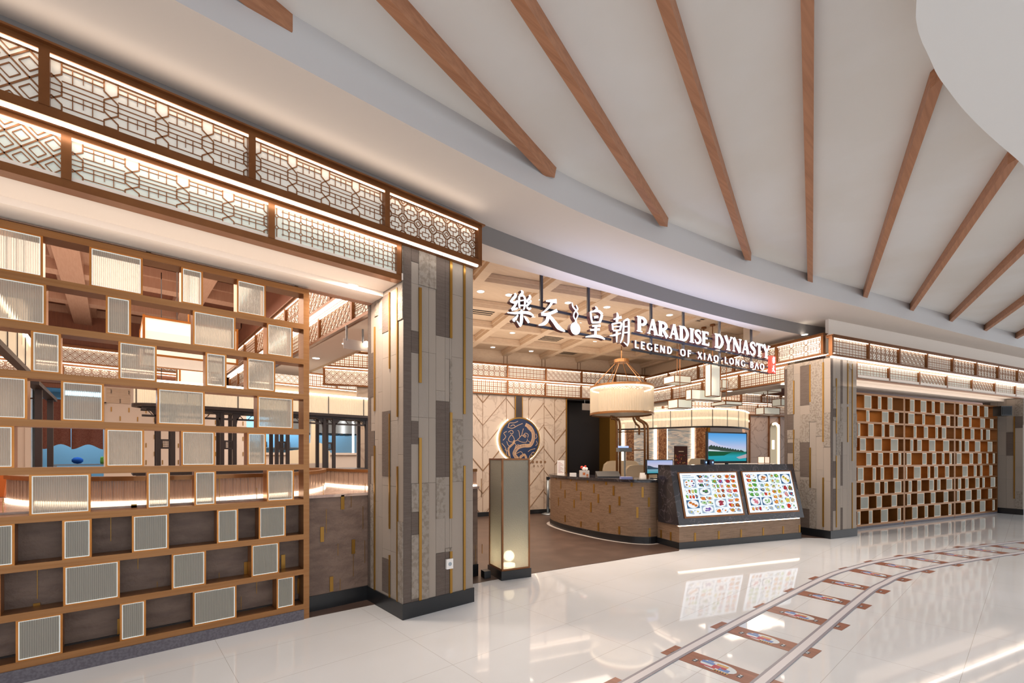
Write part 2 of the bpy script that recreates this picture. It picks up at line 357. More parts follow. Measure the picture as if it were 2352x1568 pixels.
b = MB(); b.wall(OUT, 3.79, 4.0); struct(b.build('trim_2', M['bulk']))
# entry soffit behind the bulkhead, up to the line of the hanging sign
SGN = Frame(4.05, 4.11, -9.16)
edge = [(2.2, 4.35)] + [SGN.p(u, 0.0, 0)[:2] for u in (-1.0, 0.0, 1.2, 2.4, 3.6, 4.7)] + [(9.3, 3.22), (9.95, 2.98)]
front = [p for p in OUT if 1.95 <= p[0] <= 11.2]
b = MB()
edge = smooth(edge)
ins = [(x, max(yat(edge, x) if x > edge[0][0] else edge[0][1], y + 0.12 + 0.8*min(1, max(0, (x - 9.0)/0.6)))) for x, y in front]
for i in range(len(front) - 1): b.face([front[i] + (3.79,), front[i+1] + (3.79,), ins[i+1] + (3.79,), ins[i] + (3.79,)])
edge = ins
b.wall(edge, 3.79, 4.2)
struct(b.build('ceiling_soffit_entry', M['soffit']))
# coffered entry ceiling
b = MB()
NOUT = [NF.inv(x, y) for x, y in OUT]
def vmin(u):                                  # where the bulkhead crosses this column of the coffer grid
    v1 = -9.0
    for (ua, va), (ub, vb) in zip(NOUT, NOUT[1:]):
        if ua <= u <= ub: v1 = va + (vb - va)*(u - ua)/(ub - ua) + 0.06
    v2 = (2.74 - NF.ox - u*NF.ux)/NF.vx if NF.ux else -9   # left beam wall
    return max(v1, v2)if u < -1 else v1
def ulim(v):
    us = [k*0.05 for k in range(-190, 85) if vmin(k*0.05) < v]
    return (min(us), max(us)) if us else None
for k in range(-190, 84):
    u = k*0.05; va, vb = min(vmin(u), 0.3), min(vmin(u + .05), 0.3)
    if va < 0.3 or vb < 0.3: b.face([NF.p(u, 0.3, 4.12), NF.p(u+.05, 0.3, 4.12), NF.p(u+.05, vb-.45, 4.12), NF.p(u, va-.45, 4.12)])
for v in (-1.06, -2.16, -3.26, -4.36, -5.4):
    q = ulim(v - .1)
    if not q: continue
    b.box(NF, q[0], q[1], v - 0.07, v + 0.07, 4.0, 4.115); b.box(NF, q[0], q[1], v - 0.10, v + 0.10, 4.06, 4.115)
for k in range(-8, 5):
    u = k * 1.06 - 0.02; v0 = max(vmin(u - .1), vmin(u + .1))
    if v0 > 0.2: continue
    b.box(NF, u - 0.07, u + 0.07, v0, 0.3, 3.996, 4.117); b.box(NF, u - 0.10, u + 0.10, v0, 0.3, 4.056, 4.117)
struct(b.build('ceiling_entry', M['tanceil']))
# back wall of the entry hall: marble chevrons below, papered wall above the lightbox
b = MB()
b.box(NF, -4.6, 0.66, 0.02, 0.12, 0.0, 3.0)
b.box(NF, -4.6, 3.3, 0.02, 0.12, 3.0, 4.12, 1)
for k in range(-4, 4): b.box(NF, k*1.06 - 0.05, k*1.06 - 0.04, 0.005, 0.03, 3.78, 4.0, 2); b.box(NF, k*1.06 + 0.04, k*1.06 + 0.05, 0.005, 0.03, 3.78, 4.0, 2)
cols = [-4.0, -3.4, -2.8, -2.25, -1.66, -1.03, -0.61, -0.42, 0.02, 0.33, 0.66]
dirs = [1, -1, 1, -1, 1, -1, 1, 1, -1, 1, -1]
def clipseg(x0, y0, x1, y1, X0, X1, Y0, Y1):
    t0, t1 = 0.0, 1.0; dx, dy = x1 - x0, y1 - y0
    for p, q in ((-dx, x0 - X0), (dx, X1 - x0), (-dy, y0 - Y0), (dy, Y1 - y0)):
        if abs(p) < 1e-9:
            if q < 0: return None
        else:
            r = q / p
            if p < 0: t0 = max(t0, r)
            else: t1 = min(t1, r)
    return None if t0 >= t1 else (x0 + t0*dx, y0 + t0*dy, x0 + t1*dx, y0 + t1*dy)
def seg(mb, F, x0, z0, x1, z1, wd, v0, v1, mi=0):
    l = math.hypot(x1-x0, z1-z0)
    if l < 1e-5: return
    nx, nz = -(z1-z0)/l*wd/2, (x1-x0)/l*wd/2
    mb.outline(F, [(x0+nx, z0+nz), (x1+nx, z1+nz), (x1-nx, z1-nz), (x0-nx, z0-nz)], v0, v1, mi)
for i in range(len(cols) - 1):
    c0, c1 = cols[i], cols[i+1]
    b.box(NF, c0 - 0.004, c0 + 0.004, 0.012, 0.03, 0.12, 3.0, 2)
    if i == 6: continue
    wd = c1 - c0; s = dirs[i]
    for k in range(-3, 9):
        z = k * 0.56 + (0.13 if i % 2 else 0.0)
        q = clipseg(c0, z, c1, z + s*wd*1.15, c0, c1, 0.12, 3.0)
        if q: seg(b, NF, *q, 0.012 if (i + k) % 3 else 0.022, 0.008, 0.03, 2)
struct(b.build('wall_back', [M['whitemarble'], M['tanceil'], M['groove']]))
b = MB(); b.box(NF, -4.6, 0.66, -0.01, 0.02, 0.0, 0.11); struct(b.build('baseboard_back', M['black']))
# dark recess right of the marble, with a brass jamb
b = MB(); b.box(NF, 0.70, 2.02, 0.5, 0.56, 0.0, 3.0); b.box(NF, 0.66, 0.70, 0.02, 0.5, 0.0, 3.0); b.box(NF, 1.02, 1.03, 0.48, 0.5, 0.0, 3.0, 1); b.box(NF, 0.66, 2.2, 0.02, 0.56, 2.98, 3.02)
struct(b.build('door_1', [M['blackwall'], M['darkwood']]))
b = MB(); b.box(NF, 2.02, 2.22, -0.02, 0.6, 0.0, 3.02); b.box(NF, 0.66, 0.685, -0.01, 0.02, 0.0, 3.02); struct(b.build('trim_3', M['gold']))
# shell of the restaurant
b = MB(); b.box(W, -7, 6.2, 16.0, 16.2, 0, 4.8); struct(b.build('wall_far', M['whitewall']))
b = MB(); b.box(W, -4.2, -4.0, 3.9, 16, 0, 4.8); struct(b.build('wall_left', M['whitewall']))
b = MB()
b.box(W, -4.2, 2.1, 4.5, 16, 4.62, 4.7, 1)
for x in (-3.6, -2.1, -0.49, 1.1): b.box(W, x - 0.14, x + 0.14, 4.5, 16, 4.28, 4.62); b.box(W, x - 0.22, x + 0.22, 4.5, 16, 4.45, 4.62)
for y in (6.2, 8.0, 9.8, 11.6, 13.4): b.box(W, -4.2, 2.1, y - 0.14, y + 0.14, 4.30, 4.61); b.box(W, -4.2, 2.1, y - 0.22, y + 0.22, 4.462, 4.611)
b.box(W, -4.2, 2.2, 4.44, 4.52, 3.05, 4.7)
struct(b.build('ceiling_bar', [M['pinkceil'], M['redwood']]))
# beam wall between bar and entry hall (its lattice is a lightbox of its own)
b = MB()
b.box(W, 2.16, 2.28, 4.5, 16, 3.06, 4.7, 1); b.box(W, 2.12, 2.16, 4.5, 16, 3.85, 4.62, 1)
b.box(W, 2.16, 2.75, 4.5, 9.4, 3.05, 3.09); b.box(W, 2.70, 2.75, 4.5, 9.4, 3.04, 4.12, 2)
struct(b.build('ceiling_beam_wall', [M['soffit'], M['redwood'], M['tanceil']]))
# soffit over the left screen
b = MB(); b.box(W, -7, 1.985, 3.775, 4.18, 3.10, 3.16); b.box(W, -7, 1.985, 4.18, 4.52, 3.055, 3.14); struct(b.build('ceiling_soffit_left', M['soffit']))
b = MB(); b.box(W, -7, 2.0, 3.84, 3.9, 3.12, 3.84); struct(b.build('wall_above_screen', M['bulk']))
# soffit and wall over the right screens, right end of the front
b = MB(); b.box(RF, 0.79, 12, 0.005, 0.36, 2.96, 3.02); b.box(RF, 0.79, 12, 0.36, 0.75, 2.90, 3.0); struct(b.build('ceiling_soffit_right', M['soffit']))
b = MB(); b.box(RF, 0.12, 12, 0.10, 0.16, 3.0, 4.1); struct(b.build('wall_above_screens', M['soffit']))
b = MB(); b.box(RF, 1.0, 22, 13.0, 13.1, 0, 4.1); struct(b.build('wall_right', M['whitewall']))
b = MB(); b.box(RF, 0.2, 22, 0.5, 13.1, 4.04, 4.1); struct(b.build('ceiling_dining', M['redwood']))
# right side of the entry hall: beam over the return lightbox
b = MB(); b.box(QF, 0.06, 0.60, 0.8, 6.2, 2.93, 3.0); b.box(QF, 0.1, 0.5, 0.75, 6.2, 3.0, 4.1, 1); struct(b.build('ceiling_beam_right', [M['soffit'], M['tanceil']]))

# ================================================================ lattice lightboxes
def pat_lines(kind, x0, x1, z0, z1):
    w_, h = x1 - x0, z1 - z0; S = []
    def a(p, q, r, s, wd): S.append((x0 + p, z0 + q, x0 + r, z0 + s, wd))
    def rect(cx, cz, rx, rz, wd):
        a(cx-rx, cz-rz, cx+rx, cz-rz, wd); a(cx+rx, cz-rz, cx+rx, cz+rz, wd); a(cx+rx, cz+rz, cx-rx, cz+rz, wd); a(cx-rx, cz+rz, cx-rx, cz-rz, wd)
    def poly(pts, wd):
        for i in range(len(pts)): p, q = pts[i], pts[(i+1) % len(pts)]; a(p[0], p[1], q[0], q[1], wd)
    if kind == 'B':                                   # linked hexagon columns with stepped bars between
        n = max(2, round(w_ / 0.27)); P = w_ / n; e = P * 0.13; f1, f2, dz = 0.70*h, 0.30*h, 0.085*h
        for k in range(n + 1):
            c = (k + 0.05) * P
            for s_ in (-1, 1):
                a(c+s_*e, h, c+s_*e, f1+dz, .007); a(c+s_*e, f1+dz, c-s_*e, f1-dz, .007); a(c-s_*e, f1-dz, c-s_*e, f2+dz, .007)
                a(c-s_*e, f2+dz, c+s_*e, f2-dz, .007); a(c+s_*e, f2-dz, c+s_*e, 0, .007)
            for fr in (.10, .44, .56): a(c-e, h*fr, c+e, h*fr, .004)
            l, r = c + e, c + P - e
            for fr in (.06, .18, .36, .46, .56, .66, .84, .94): a(l, h*fr, r, h*fr, .0045)
            for fa, fb in ((.66, .94), (.18, .46)):
                a(l+(r-l)*.25, h*fa, l+(r-l)*.25, h*fb, .0045); a(l+(r-l)*.72, h*fa, l+(r-l)*.72, h*fb, .0045); a(l+(r-l)*.5, h*(fa+.08), l+(r-l)*.5, h*fb, .0035)
    elif kind == 'D':                                 # diamonds with a nested diamond in each
        P = h / 2.0; k = -6
        n = int(w_ / P) + 8
        for i in range(-6, n):
            a(i*P, 0, i*P + h, h, .008); a(i*P, h, i*P + h, 0, .008)
        for i in range(-1, n):
            for j in range(0, 5):
                cx, cz = (i + (0.0 if j % 2 else 0.5)) * P, j * P / 2; g = P * 0.27
                poly([(cx-g, cz), (cx, cz+g), (cx+g, cz), (cx, cz-g)], .005)
    elif kind == 'O':                                 # big octagons with small linking diamonds
        rows_ = 2; P = h / rows_; n = int(w_ / P) + 2
        for i in range(-1, n):
            for j in range(rows_):
                cx, cz = (i + .5) * P, (j + .5) * P; g, q = P*.44, P*.22
                poly([(cx-g, cz-q), (cx-g, cz+q), (cx-q, cz+g), (cx+q, cz+g), (cx+g, cz+q), (cx+g, cz-q), (cx+q, cz-g), (cx-q, cz-g)], .007)
                rect(cx, cz, P*.22, P*.13, .0045); a(cx, cz+P*.13, cx, cz+g, .0045); a(cx, cz-P*.13, cx, cz-g, .0045); a(cx-g, cz, cx-P*.22, cz, .0045); a(cx+g, cz, cx+P*.22, cz, .0045)
            for j in range(rows_ + 1):
                cx, cz = i * P, j * P; g = P*.16; poly([(cx-g, cz), (cx, cz+g), (cx+g, cz), (cx, cz-g)], .006); g = P*.26; q = P*.12
                poly([(cx-g, cz-q), (cx-g, cz+q), (cx-q, cz+g), (cx+q, cz+g), (cx+g, cz+q), (cx+g, cz-q), (cx+q, cz-g), (cx-q, cz-g)], .006)
    elif kind == 'C':                                 # cut-corner squares with tiny diamonds, thin grid inside
        n_ = max(3, round(h / 0.078)); P = h / n_; n = int(w_ / P) + 2
        for i in range(0, n):
            for j in range(0, n_ + 1):
                cx, cz = (i + .25) * P, (j + (.5 if 0 else .25)) * P; g = P*.17
                poly([(cx-g, cz), (cx, cz+g), (cx+g, cz), (cx, cz-g)], .005)
                a(cx+g, cz, cx+P-g, cz, .006); a(cx, cz+g, cx, cz+P-g, .006)
                dx, dz = cx+P/2, cz+P/2; g2 = P*.08
                poly([(dx-g2, dz), (dx, dz+g2), (dx+g2, dz), (dx, dz-g2)], .003)
                a(dx+g2, dz, dx+P-g2, dz, .003); a(dx, dz+g2, dx, dz+P-g2, .003)
    else:                                             # 'E' small square grid
        n_ = max(3, round(h / 0.05)); P = h / n_
        for i in range(1, int(w_ / P) + 1): a(i*P, 0, i*P, h, .011 if i % 2 else .004)
        for j in range(1, n_): a(0, j*P, w_, j*P, .011 if j % 2 else .004)
    out = []
    for q in S:
        c = clipseg(*q[:4], x0, x1, z0, z1)
        if c: out.append(c + (q[4],))
    return out
def lightbox(name, label, F, v, u0, u1, z0, z1, posts, kinds, pane, top_led=True, depth=0.10, cap=True, endpost=True, led_side='top', ledm='led', scale=1.0, post_w=0.045, group=None, rail=0.035, rb=None):
    """A long lightbox: bronze rails and posts, one pane and one lattice per bay, led strip."""
    loc = F.p(u0, v, z0); t = thing(name, label, 'light box', loc, group)
    f = MB()
    rb = rb or rail
    f.box(F, u0, u1, v, v + depth, z0, z0 + rb); f.box(F, u0, u1, v, v + depth, z1 - rail, z1)
    if cap: f.box(F, u0 - 0.02, u1 + 0.02, v - 0.03, v + depth, z1, z1 + 0.012)
    for p in posts: f.box(F, p - post_w/2, p + post_w/2, v - 0.004, v + depth*0.6, z0 + rb, z1 - rail)
    f.build('frame', M['bronze'], t)
    edges = list(posts)
    for i in range(len(edges) - 1):
        a, c = edges[i] + post_w/2, edges[i+1] - post_w/2
        p = MB(); p.box(F, a, c, v + depth*0.42, v + depth*0.5, z0 + rb, z1 - rail); p.build('pane', M[pane], t)
        l = MB()
        for q in pat_lines(kinds[i % len(kinds)], a, c, z0 + rb, z1 - rail): seg(l, F, *q[:4], q[4]*scale, v + depth*0.36, v + depth*0.41)
        if l.f: l.build('lattice', M['lattice'], t)
    if top_led:
        e = MB(); e.box(F, u0 + 0.01, u1 - 0.01, v + 0.006, v + 0.018, z1 - rail - 0.011, z1 - rail - 0.002); e.build('led_strip', M[ledm], t)
    return t
# left front, two tiers
lightbox('lattice_lightbox', 'upper tier of the bronze lattice light box above the left reeded glass screen', W, 3.66, -3.3, 2.80, 3.418, 3.815,
         [-3.28, -2.3, -1.3, -0.295, 0.742, 1.776, 2.775], ['B', 'B', 'D', 'B', 'B', 'O'], 'milk', depth=0.14, rb=0.055)
lightbox('lattice_lightbox', 'lower tier of the bronze lattice light box, ending at the left stone pillar', W, 3.765, -3.3, 1.965, 3.085, 3.43,
         [-3.28, -2.2, -1.2, -0.212, 0.893, 1.94], ['B', 'O', 'D', 'B', 'C'], 'milkgreen', depth=0.09, cap=False, rb=0.05)
e = MB(); e.box(W, -3.28, 2.76, 3.67, 3.695, 3.404, 3.4175); tag(e.build('led_strip', M['ledw']), 'white led strip under the upper lattice light box at the left pillar', 'light strip')
# right front, two tiers
lightbox('lattice_lightbox', 'upper tier of the lattice light box running right from the far pillar corner', RF, -0.10, -0.12, 9.4, 3.27, 3.63,
         [-0.10, 1.009, 2.039, 3.071, 4.117, 5.168, 6.226, 7.256, 8.3, 9.35], ['E', 'O', 'D', 'E', 'O', 'O', 'O', 'D', 'E'], 'milk', scale=1.15)
lightbox('lattice_lightbox', 'lower tier of the lattice light box above the three far right screens', RF, 0.005, 0.79, 9.4, 2.94, 3.27,
         [0.81, 1.899, 3.007, 4.123, 5.25, 6.368, 7.461, 8.5, 9.35], ['E', 'E', 'D', 'E', 'D', 'E', 'E', 'D'], 'milkgreen', cap=False, depth=0.08, scale=1.15)
e = MB(); e.box(RF, -0.06, 9.3, -0.06, -0.03, 3.256, 3.27); tag(e.build('led_strip', M['ledw']), 'white led strip under the upper light box of the right shop front', 'light strip')
# entry hall right side (faces the hall, seen from the left)
RT = Frame(*QF.p(-0.10, -0.12, 0)[:2], 71.0); RT.vx, RT.vy = -RT.vx, -RT.vy       # u runs to the back wall, v towards the hall's outside right
lightbox('lattice_lightbox', 'upper lattice light box running from the right pillar back into the entry hall', RT, -0.02, 0.17, 5.15, 3.32, 3.69,
         [0.19, 1.10, 2.13, 3.16, 4.18, 5.12], ['B', 'O', 'B', 'D', 'D'], 'milk', depth=0.10, scale=1.2)
RL = Frame(*QF.p(0.0, 0.0, 0)[:2], 71.0); RL.vx, RL.vy = -RL.vx, -RL.vy
lightbox('lattice_lightbox', 'lower lattice light box behind the sign, leading from right pillar to back wall', RL, -0.02, 0.8, 5.1, 2.95, 3.30,
         [0.83, 1.95, 3.0, 4.05, 5.08], ['E', 'D', 'E', 'B'], 'milk', depth=0.08, cap=False, scale=1.2)
e = MB(); e.box(RT, 0.0, 5.1, 0.01, 0.035, 3.306, 3.319); tag(e.build('led_strip', M['led']), 'warm led strip between the two light box tiers leading in from the right pillar', 'light strip')
# back wall, two tiers
ps = [k*1.06 for k in range(-5, 4)]; ps[-1] = 3.22
lightbox('lattice_lightbox', 'upper lattice light box across the back wall over the dragon disc', NF, -0.14, -5.3, 3.24, 3.41, 3.76, ps, ['E', 'B', 'D', 'O', 'E', 'D', 'O', 'E'], 'milk', scale=1.3)
ps2 = [k*1.06 + 0.03 for k in range(-5, 4)]; ps2[-1] = 3.2
lightbox('lattice_lightbox', 'lower lattice light box across the back wall over the dragon disc', NF, -0.06, -5.3, 3.22, 3.02, 3.40, ps2, ['D', 'E', 'B', 'E', 'O', 'E', 'D', 'E'], 'milk', cap=False, depth=0.08, scale=1.3)
e = MB(); e.box(NF, -5.3, 3.2, -0.115, -0.09, 3.396, 3.409); tag(e.build('led_strip', M['led']), 'warm led strip between the two light box tiers of the back wall', 'light strip')
# bar side of the beam wall: faces -X, u runs back along Y
BF = Frame(2.10, 4.62, 90.0)                       # v = -X
BF2 = Frame(2.10, 4.62, 90.0); BF2.vx, BF2.vy = 1.0, 0.0    # v into the beam
lightbox('lattice_lightbox', 'upper lattice light box on the bar side, seen behind the left screen', BF2, -0.06, 0.1, 8.2, 3.42, 3.86, [0.12, 1.2, 2.2, 3.2, 4.2, 5.2, 6.2, 7.2, 8.18], ['B', 'D', 'O', 'B', 'D', 'E', 'E', 'O'], 'milk', scale=1.2, depth=0.09)
lightbox('lattice_lightbox', 'lower lattice light box on the bar side, seen right of the left screen', BF2, 0.0, 0.02, 8.2, 3.06, 3.40, [0.04, 0.65, 1.8, 2.3, 3.3, 4.3, 5.3, 6.3, 7.2, 8.18], ['B', 'D', 'D', 'E', 'E', 'D', 'E', 'B', 'O'], 'milkgreen', cap=False, depth=0.08, scale=1.2)
e = MB(); e.box(BF2, 0.0, 8.2, -0.035, -0.01, 3.398, 3.414); tag(e.build('led_strip', M['ledw']), 'bright led strip between the light box tiers right of the left screen', 'light strip')
# bar far wall
FB = Frame(-4.0, 13.2, 0.5)
lightbox('lattice_lightbox', 'upper lattice light box on the far wall behind the bar', FB, -0.1, 0.0, 6.0, 3.42, 3.78, [0.03, 1.1, 2.1, 3.15, 4.4, 5.2, 5.97], ['D', 'E', 'D', 'D', 'O', 'B'], 'milk', scale=1.4)
lightbox('lattice_lightbox', 'lower lattice light box on the far wall behind the bar', FB, -0.02, 0.0, 6.0, 3.05, 3.40, [0.03, 1.1, 2.1, 3.2, 4.42, 5.2, 5.97], ['O', 'D', 'O', 'O', 'D', 'E'], 'milk', cap=False, depth=0.08, scale=1.4)
FE = Frame(2.8, 13.3, 0.0)
lightbox('lattice_lightbox', 'light box on the far wall seen between screen and left pillar', FE, -0.1, 0.0, 3.4, 3.42, 3.80, [0.03, 1.1, 2.05, 3.2, 3.37], ['D', 'E', 'B', 'D'], 'milk', scale=1.4)
for F_, u_, lb in ((FB, 5.9, 'warm led strip between the light box tiers of the far bar wall'), (FE, 3.4, 'warm led strip below the far light box between screen and left pillar')):
    e = MB(); e.box(F_, 0.0, u_, -0.08, -0.05, 3.40, 3.415); tag(e.build('led_strip', M['led']), lb, 'light strip')
b = MB(); b.box(W, -4.0, 2.12, 13.25, 13.35, 2.9, 4.62); b.box(W, 2.2, 6.3, 13.35, 13.45, 2.9, 4.12, 1); struct(b.build('wall_bar_upper', [M['redwood'], M['tanceil']]))
# dining room beyond the right side
DF = Frame(*at_depth(1698, 905, 16.2)[:2], -19.0)
lightbox('lattice_lightbox', 'upper lattice light box far off in the dining room, right of the hanging sign', DF, -0.1, -4.6, 3.0, 3.40, 3.74, [-4.57, -3.2, -2.0, -1.0, 0.0, 1.0, 2.0, 2.97], ['E', 'O', 'E', 'O', 'E', 'O', 'E'], 'milk', scale=1.6)
lightbox('lattice_lightbox', 'lower lattice light box far off in the dining room, above the lit glass canopy', DF, -0.02, -4.6, 3.0, 3.0, 3.38, [-4.57, -3.4, -2.2, -1.2, -0.1, 0.9, 1.9, 2.97], ['B', 'E', 'O', 'C', 'E', 'O', 'E'], 'milk', cap=False, depth=0.08, scale=1.6)
e = MB(); e.box(DF, -4.6, 3.0, -0.07, -0.04, 3.383, 3.398); tag(e.build('led_strip', M['led']), 'warm led strip between the light box tiers far off in the dining room', 'light strip')
b = MB(); b.box(DF, -6.5, 6, 0.1, 0.2, 2.6, 4.0); b.box(DF, -5, 3.2, -0.3, 0.2, 2.94, 3.0, 1); struct(b.build('wall_dining_upper', [M['redwood'], M['soffit']]))

# ================================================================ ceiling beams
bd = math.radians(15.41); BU = (math.cos(bd), math.sin(bd)); BN = (-BU[1], BU[0])
ends = [(0.796, 3.084), (3.156, 3.03), (4.845, 2.808), (6.565, 2.538), (8.187, 2.245), (9.856, 1.896), (11.472, 1.525), (13.019, 1.141), (14.607, 0.751), (16.105, 0.328)]
ordn = ['first', 'second', 'third', 'fourth', 'fifth', 'sixth', 'seventh', 'eighth', 'ninth', 'tenth', 'eleventh', 'twelfth']
# bright round soffit at the right, in front of the beams
DC = [(1.9, -0.6), (2.6, 0.12), (3.316, 0.417), (3.922, 0.42), (4.317, 0.374), (4.835, 0.285), (5.577, 0.12), (6.6, -0.14), (8.2, -0.75), (9.5, -1.6)]
DCs = smooth(DC)
def disc_y(x):
    for (xa, ya), (xb, yb) in zip(DCs, DCs[1:]):
        if xa <= x <= xb: return ya + (yb - ya) * (x - xa) / (xb - xa)
    return -3.0
b = MB(); b.plan([(x, y) for x, y in DCs] + [(9.5, -9), (1.9, -9)], 4.0, 4.305); struct(b.build('ceiling_round_soffit', M['disc']))
for i, (ex, ey) in enumerate(ends):
    L_ = 0.0
    while L_ < 14.0:
        x, y = ex - BU[0]*L_, ey - BU[1]*L_
        if x > 2.2 and y < disc_y(x) + 0.03: break
        if x < -6 or y < -8: break
        L_ += 0.05
    L_ -= 0.05
    b = MB(); n0 = 0.0; n1 = 0.068
    def bp(s, n, z): return (ex - BU[0]*s + BN[0]*n, ey - BU[1]*s + BN[1]*n, z)
    b.prism([bp(-0.06, n0, 4.19), bp(0.02, n1, 4.19), bp(-0.02, n1, 4.31), bp(-0.10, n0, 4.31)], [bp(L_, n0, 4.19), bp(L_ - 0.12, n1, 4.19), bp(L_ - 0.12, n1, 4.31), bp(L_, n0, 4.31)])
    side = 'leftmost, cut off by the top edge' if i == 0 else 'counted from the left'
    tag(b.build('ceiling_beam', M['beamwood']), 'reddish wooden beam on the mall ceiling, %s %s' % (ordn[i], side if i else 'and leftmost'), 'ceiling beam', 'wooden beams of the mall ceiling')

# ================================================================ stone pillars
def strips(b, F, v0, zt, layout, zb=0.0):
    """layout: list of (u0,u1,[(z0,z1,kind)]) proud strips of cladding on plane v=v0 (facing -v)"""
    for i, (u0, u1, segs) in enumerate(layout):
        for (z0, z1, k) in segs:
            th = {0: 0.020, 1: 0.028, 2: 0.020, 3: 0.024}[k]
            b.box(F, u0 + 0.0012, u1 - 0.0012, v0 - th + 0.02, v0 + 0.02, z0 + 0.001, z1 - 0.001, k)
def auto_strips(us, zt, seed, darks):
    rnd = random.Random(seed); L = []
    for i in range(len(us) - 1):
        z = zb = 0.14; segs = []; off = rnd.choice([0.45, 0.75, 0.9, 1.1]); 
        cuts = [zb] + [c for c in (zb + off + 0.62*k*1.0 for k in range(8)) if c < zt - 0.1] + [zt]
        for a, c in zip(cuts, cuts[1:]): segs.append((a, c, rnd.choice([0, 0, 1, 2, 2, 1])))
        for (j, z0, z1) in darks:
            if j == i:
                ns = []
                for (a, c, k) in segs:
                    if c <= z0 or a >= z1: ns.append((a, c, k)); continue
                    if a < z0: ns.append((a, z0, k))
                    if c > z1: ns.append((z1, c, k))
                ns.append((z0, z1, 3)); segs = ns
        L.append((us[i], us[i+1], segs))
    return L
def pillar(label, F, w0, d0, zt, fu, fdark, fgold, lu, ldark, lgold, seed):
    t = thing('stone_pillar', label, 'pillar', F.p(0, 0, 0))
    c = MB(); c.box(F, 0.022, w0 - 0.001, 0.022, d0, 0.02, zt); c.build('core', M['stoneD'], t)
    k = MB(); strips(k, F, 0.0, zt, auto_strips(fu, zt, seed, fdark))
    # left face: frame turned so that it faces -u
    LFr = Frame(F.ox, F.oy, 0); LFr.ux, LFr.uy, LFr.vx, LFr.vy = F.vx, F.vy, F.ux, F.uy
    strips(k, LFr, 0.0, zt, auto_strips(lu, zt, seed + 5, ldark))
    k.build('stone_cladding', [M['stoneA'], M['stoneB'], M['stoneC'], M['stoneD']], t)
    for F_, gl in ((F, fgold), (LFr, lgold)):
        for (u0, u1, z0, z1) in gl: g = MB(); g.box(F_, u0, u1, -0.012, 0.03, z0, z1); g.build('gold_inlay', M['gold'], t)
    s = MB(); s.box(F, -0.012, w0 + 0.006, -0.012, d0 + 0.01, 0.0, 0.145); s.build('skirting', M['black'], t)
    return t
PL = Frame(1.99, 3.783, 0)
pillar('broad stone clad pillar with gold strips left of the entrance', PL, 0.79, 0.76, 3.43,
       [0.0, 0.081, 0.158, 0.266, 0.347, 0.451, 0.501, 0.529, 0.662, 0.787],
       [(0, 0.0 + 0.145, 3.43), (1, 3.30, 3.43), (1, 2.456, 2.66), (1, 1.608, 1.821), (1, 0.766, 0.976), (1, 0.14, 0.17), (4, 2.66, 3.43), (5, 2.66, 3.43), (4, 1.292, 2.03), (5, 1.292, 2.03), (4, 0.14, 0.556), (5, 0.14, 0.556)],
       [(0.158, 0.186, 2.183, 3.074), (0.158, 0.186, 0.14, 1.667), (0.501, 0.529, 2.66, 3.43), (0.501, 0.529, 0.88, 1.926), (0.501, 0.529, 0.14, 0.556), (0.664, 0.688, 1.92, 3.43), (0.664, 0.688, 0.14, 1.398)],
       [0.0, 0.10, 0.25, 0.43, 0.52, 0.60, 0.69, 0.76],
       [(2, 2.70, 3.06), (2, 1.30, 1.93), (2, 0.17, 0.5), (5, 2.1, 2.55), (5, 1.5, 1.75), (6, 0.145, 3.05)],
       [(0.094, 0.112, 1.86, 3.06), (0.094, 0.112, 0.14, 1.4), (0.255, 0.272, 2.33, 3.06), (0.255, 0.272, 0.8, 1.9), (0.255, 0.272, 0.14, 0.55), (0.585, 0.605, 1.95, 2.8), (0.585, 0.605, 0.14, 1.6)], 3)
t = thing('wall_socket', 'white power socket on the dark strip at the foot of the left pillar', 'power socket', (2.475, 3.757, 0.46))
b = MB(); b.box(PL, 0.452, 0.527, -0.028, -0.006, 0.39, 0.487); b.build('plate', M['white'], t)
b = MB(); c = [(0.49 + 0.019*math.cos(a*math.pi/8), 0.4385 + 0.019*math.sin(a*math.pi/8)) for a in range(16)]; b.outline(PL, c, -0.031, -0.027); b.build('outlet', M['metalgrey'], t)
rdark = [(0, 0.14, 3.25), (3, 2.45, 3.25), (3, 0.95, 1.75), (1, 2.2, 2.35), (3, 0.14, 0.55), (1, 1.1, 1.4), (1, 0.5, 0.9)]
pillar('far stone clad pillar with gold strips right of the menu lightboxes', RF, 0.79, 0.86, 3.27,
       [0.0, 0.07, 0.16, 0.30, 0.36, 0.50, 0.56, 0.66, 0.79], rdark,
       [(0.155, 0.18, 1.9, 2.9), (0.155, 0.18, 0.2, 1.5), (0.50, 0.525, 2.45, 3.2), (0.50, 0.525, 1.75, 2.4), (0.64, 0.66, 1.4, 3.2), (0.64, 0.66, 0.15, 1.0)],
       [0.0, 0.12, 0.25, 0.37, 0.55, 0.68, 0.80, 0.86],
       [(3, 2.45, 3.2), (3, 1.1, 1.75), (3, 0.14, 0.5), (5, 2.0, 2.3), (5, 1.55, 1.75), (6, 0.14, 3.2)],
       [(0.11, 0.135, 1.75, 3.2), (0.11, 0.135, 0.2, 1.1), (0.345, 0.37, 2.5, 3.2), (0.345, 0.37, 0.9, 1.65), (0.66, 0.68, 2.3, 2.95), (0.66, 0.68, 1.1, 2.0)], 11)
P3 = Frame(*RF.p(6.75, 0.0, 0)[:2], -16.6)
P3 = Frame(*RF.p(7.90, 0.02, 0)[:2], -16.6)
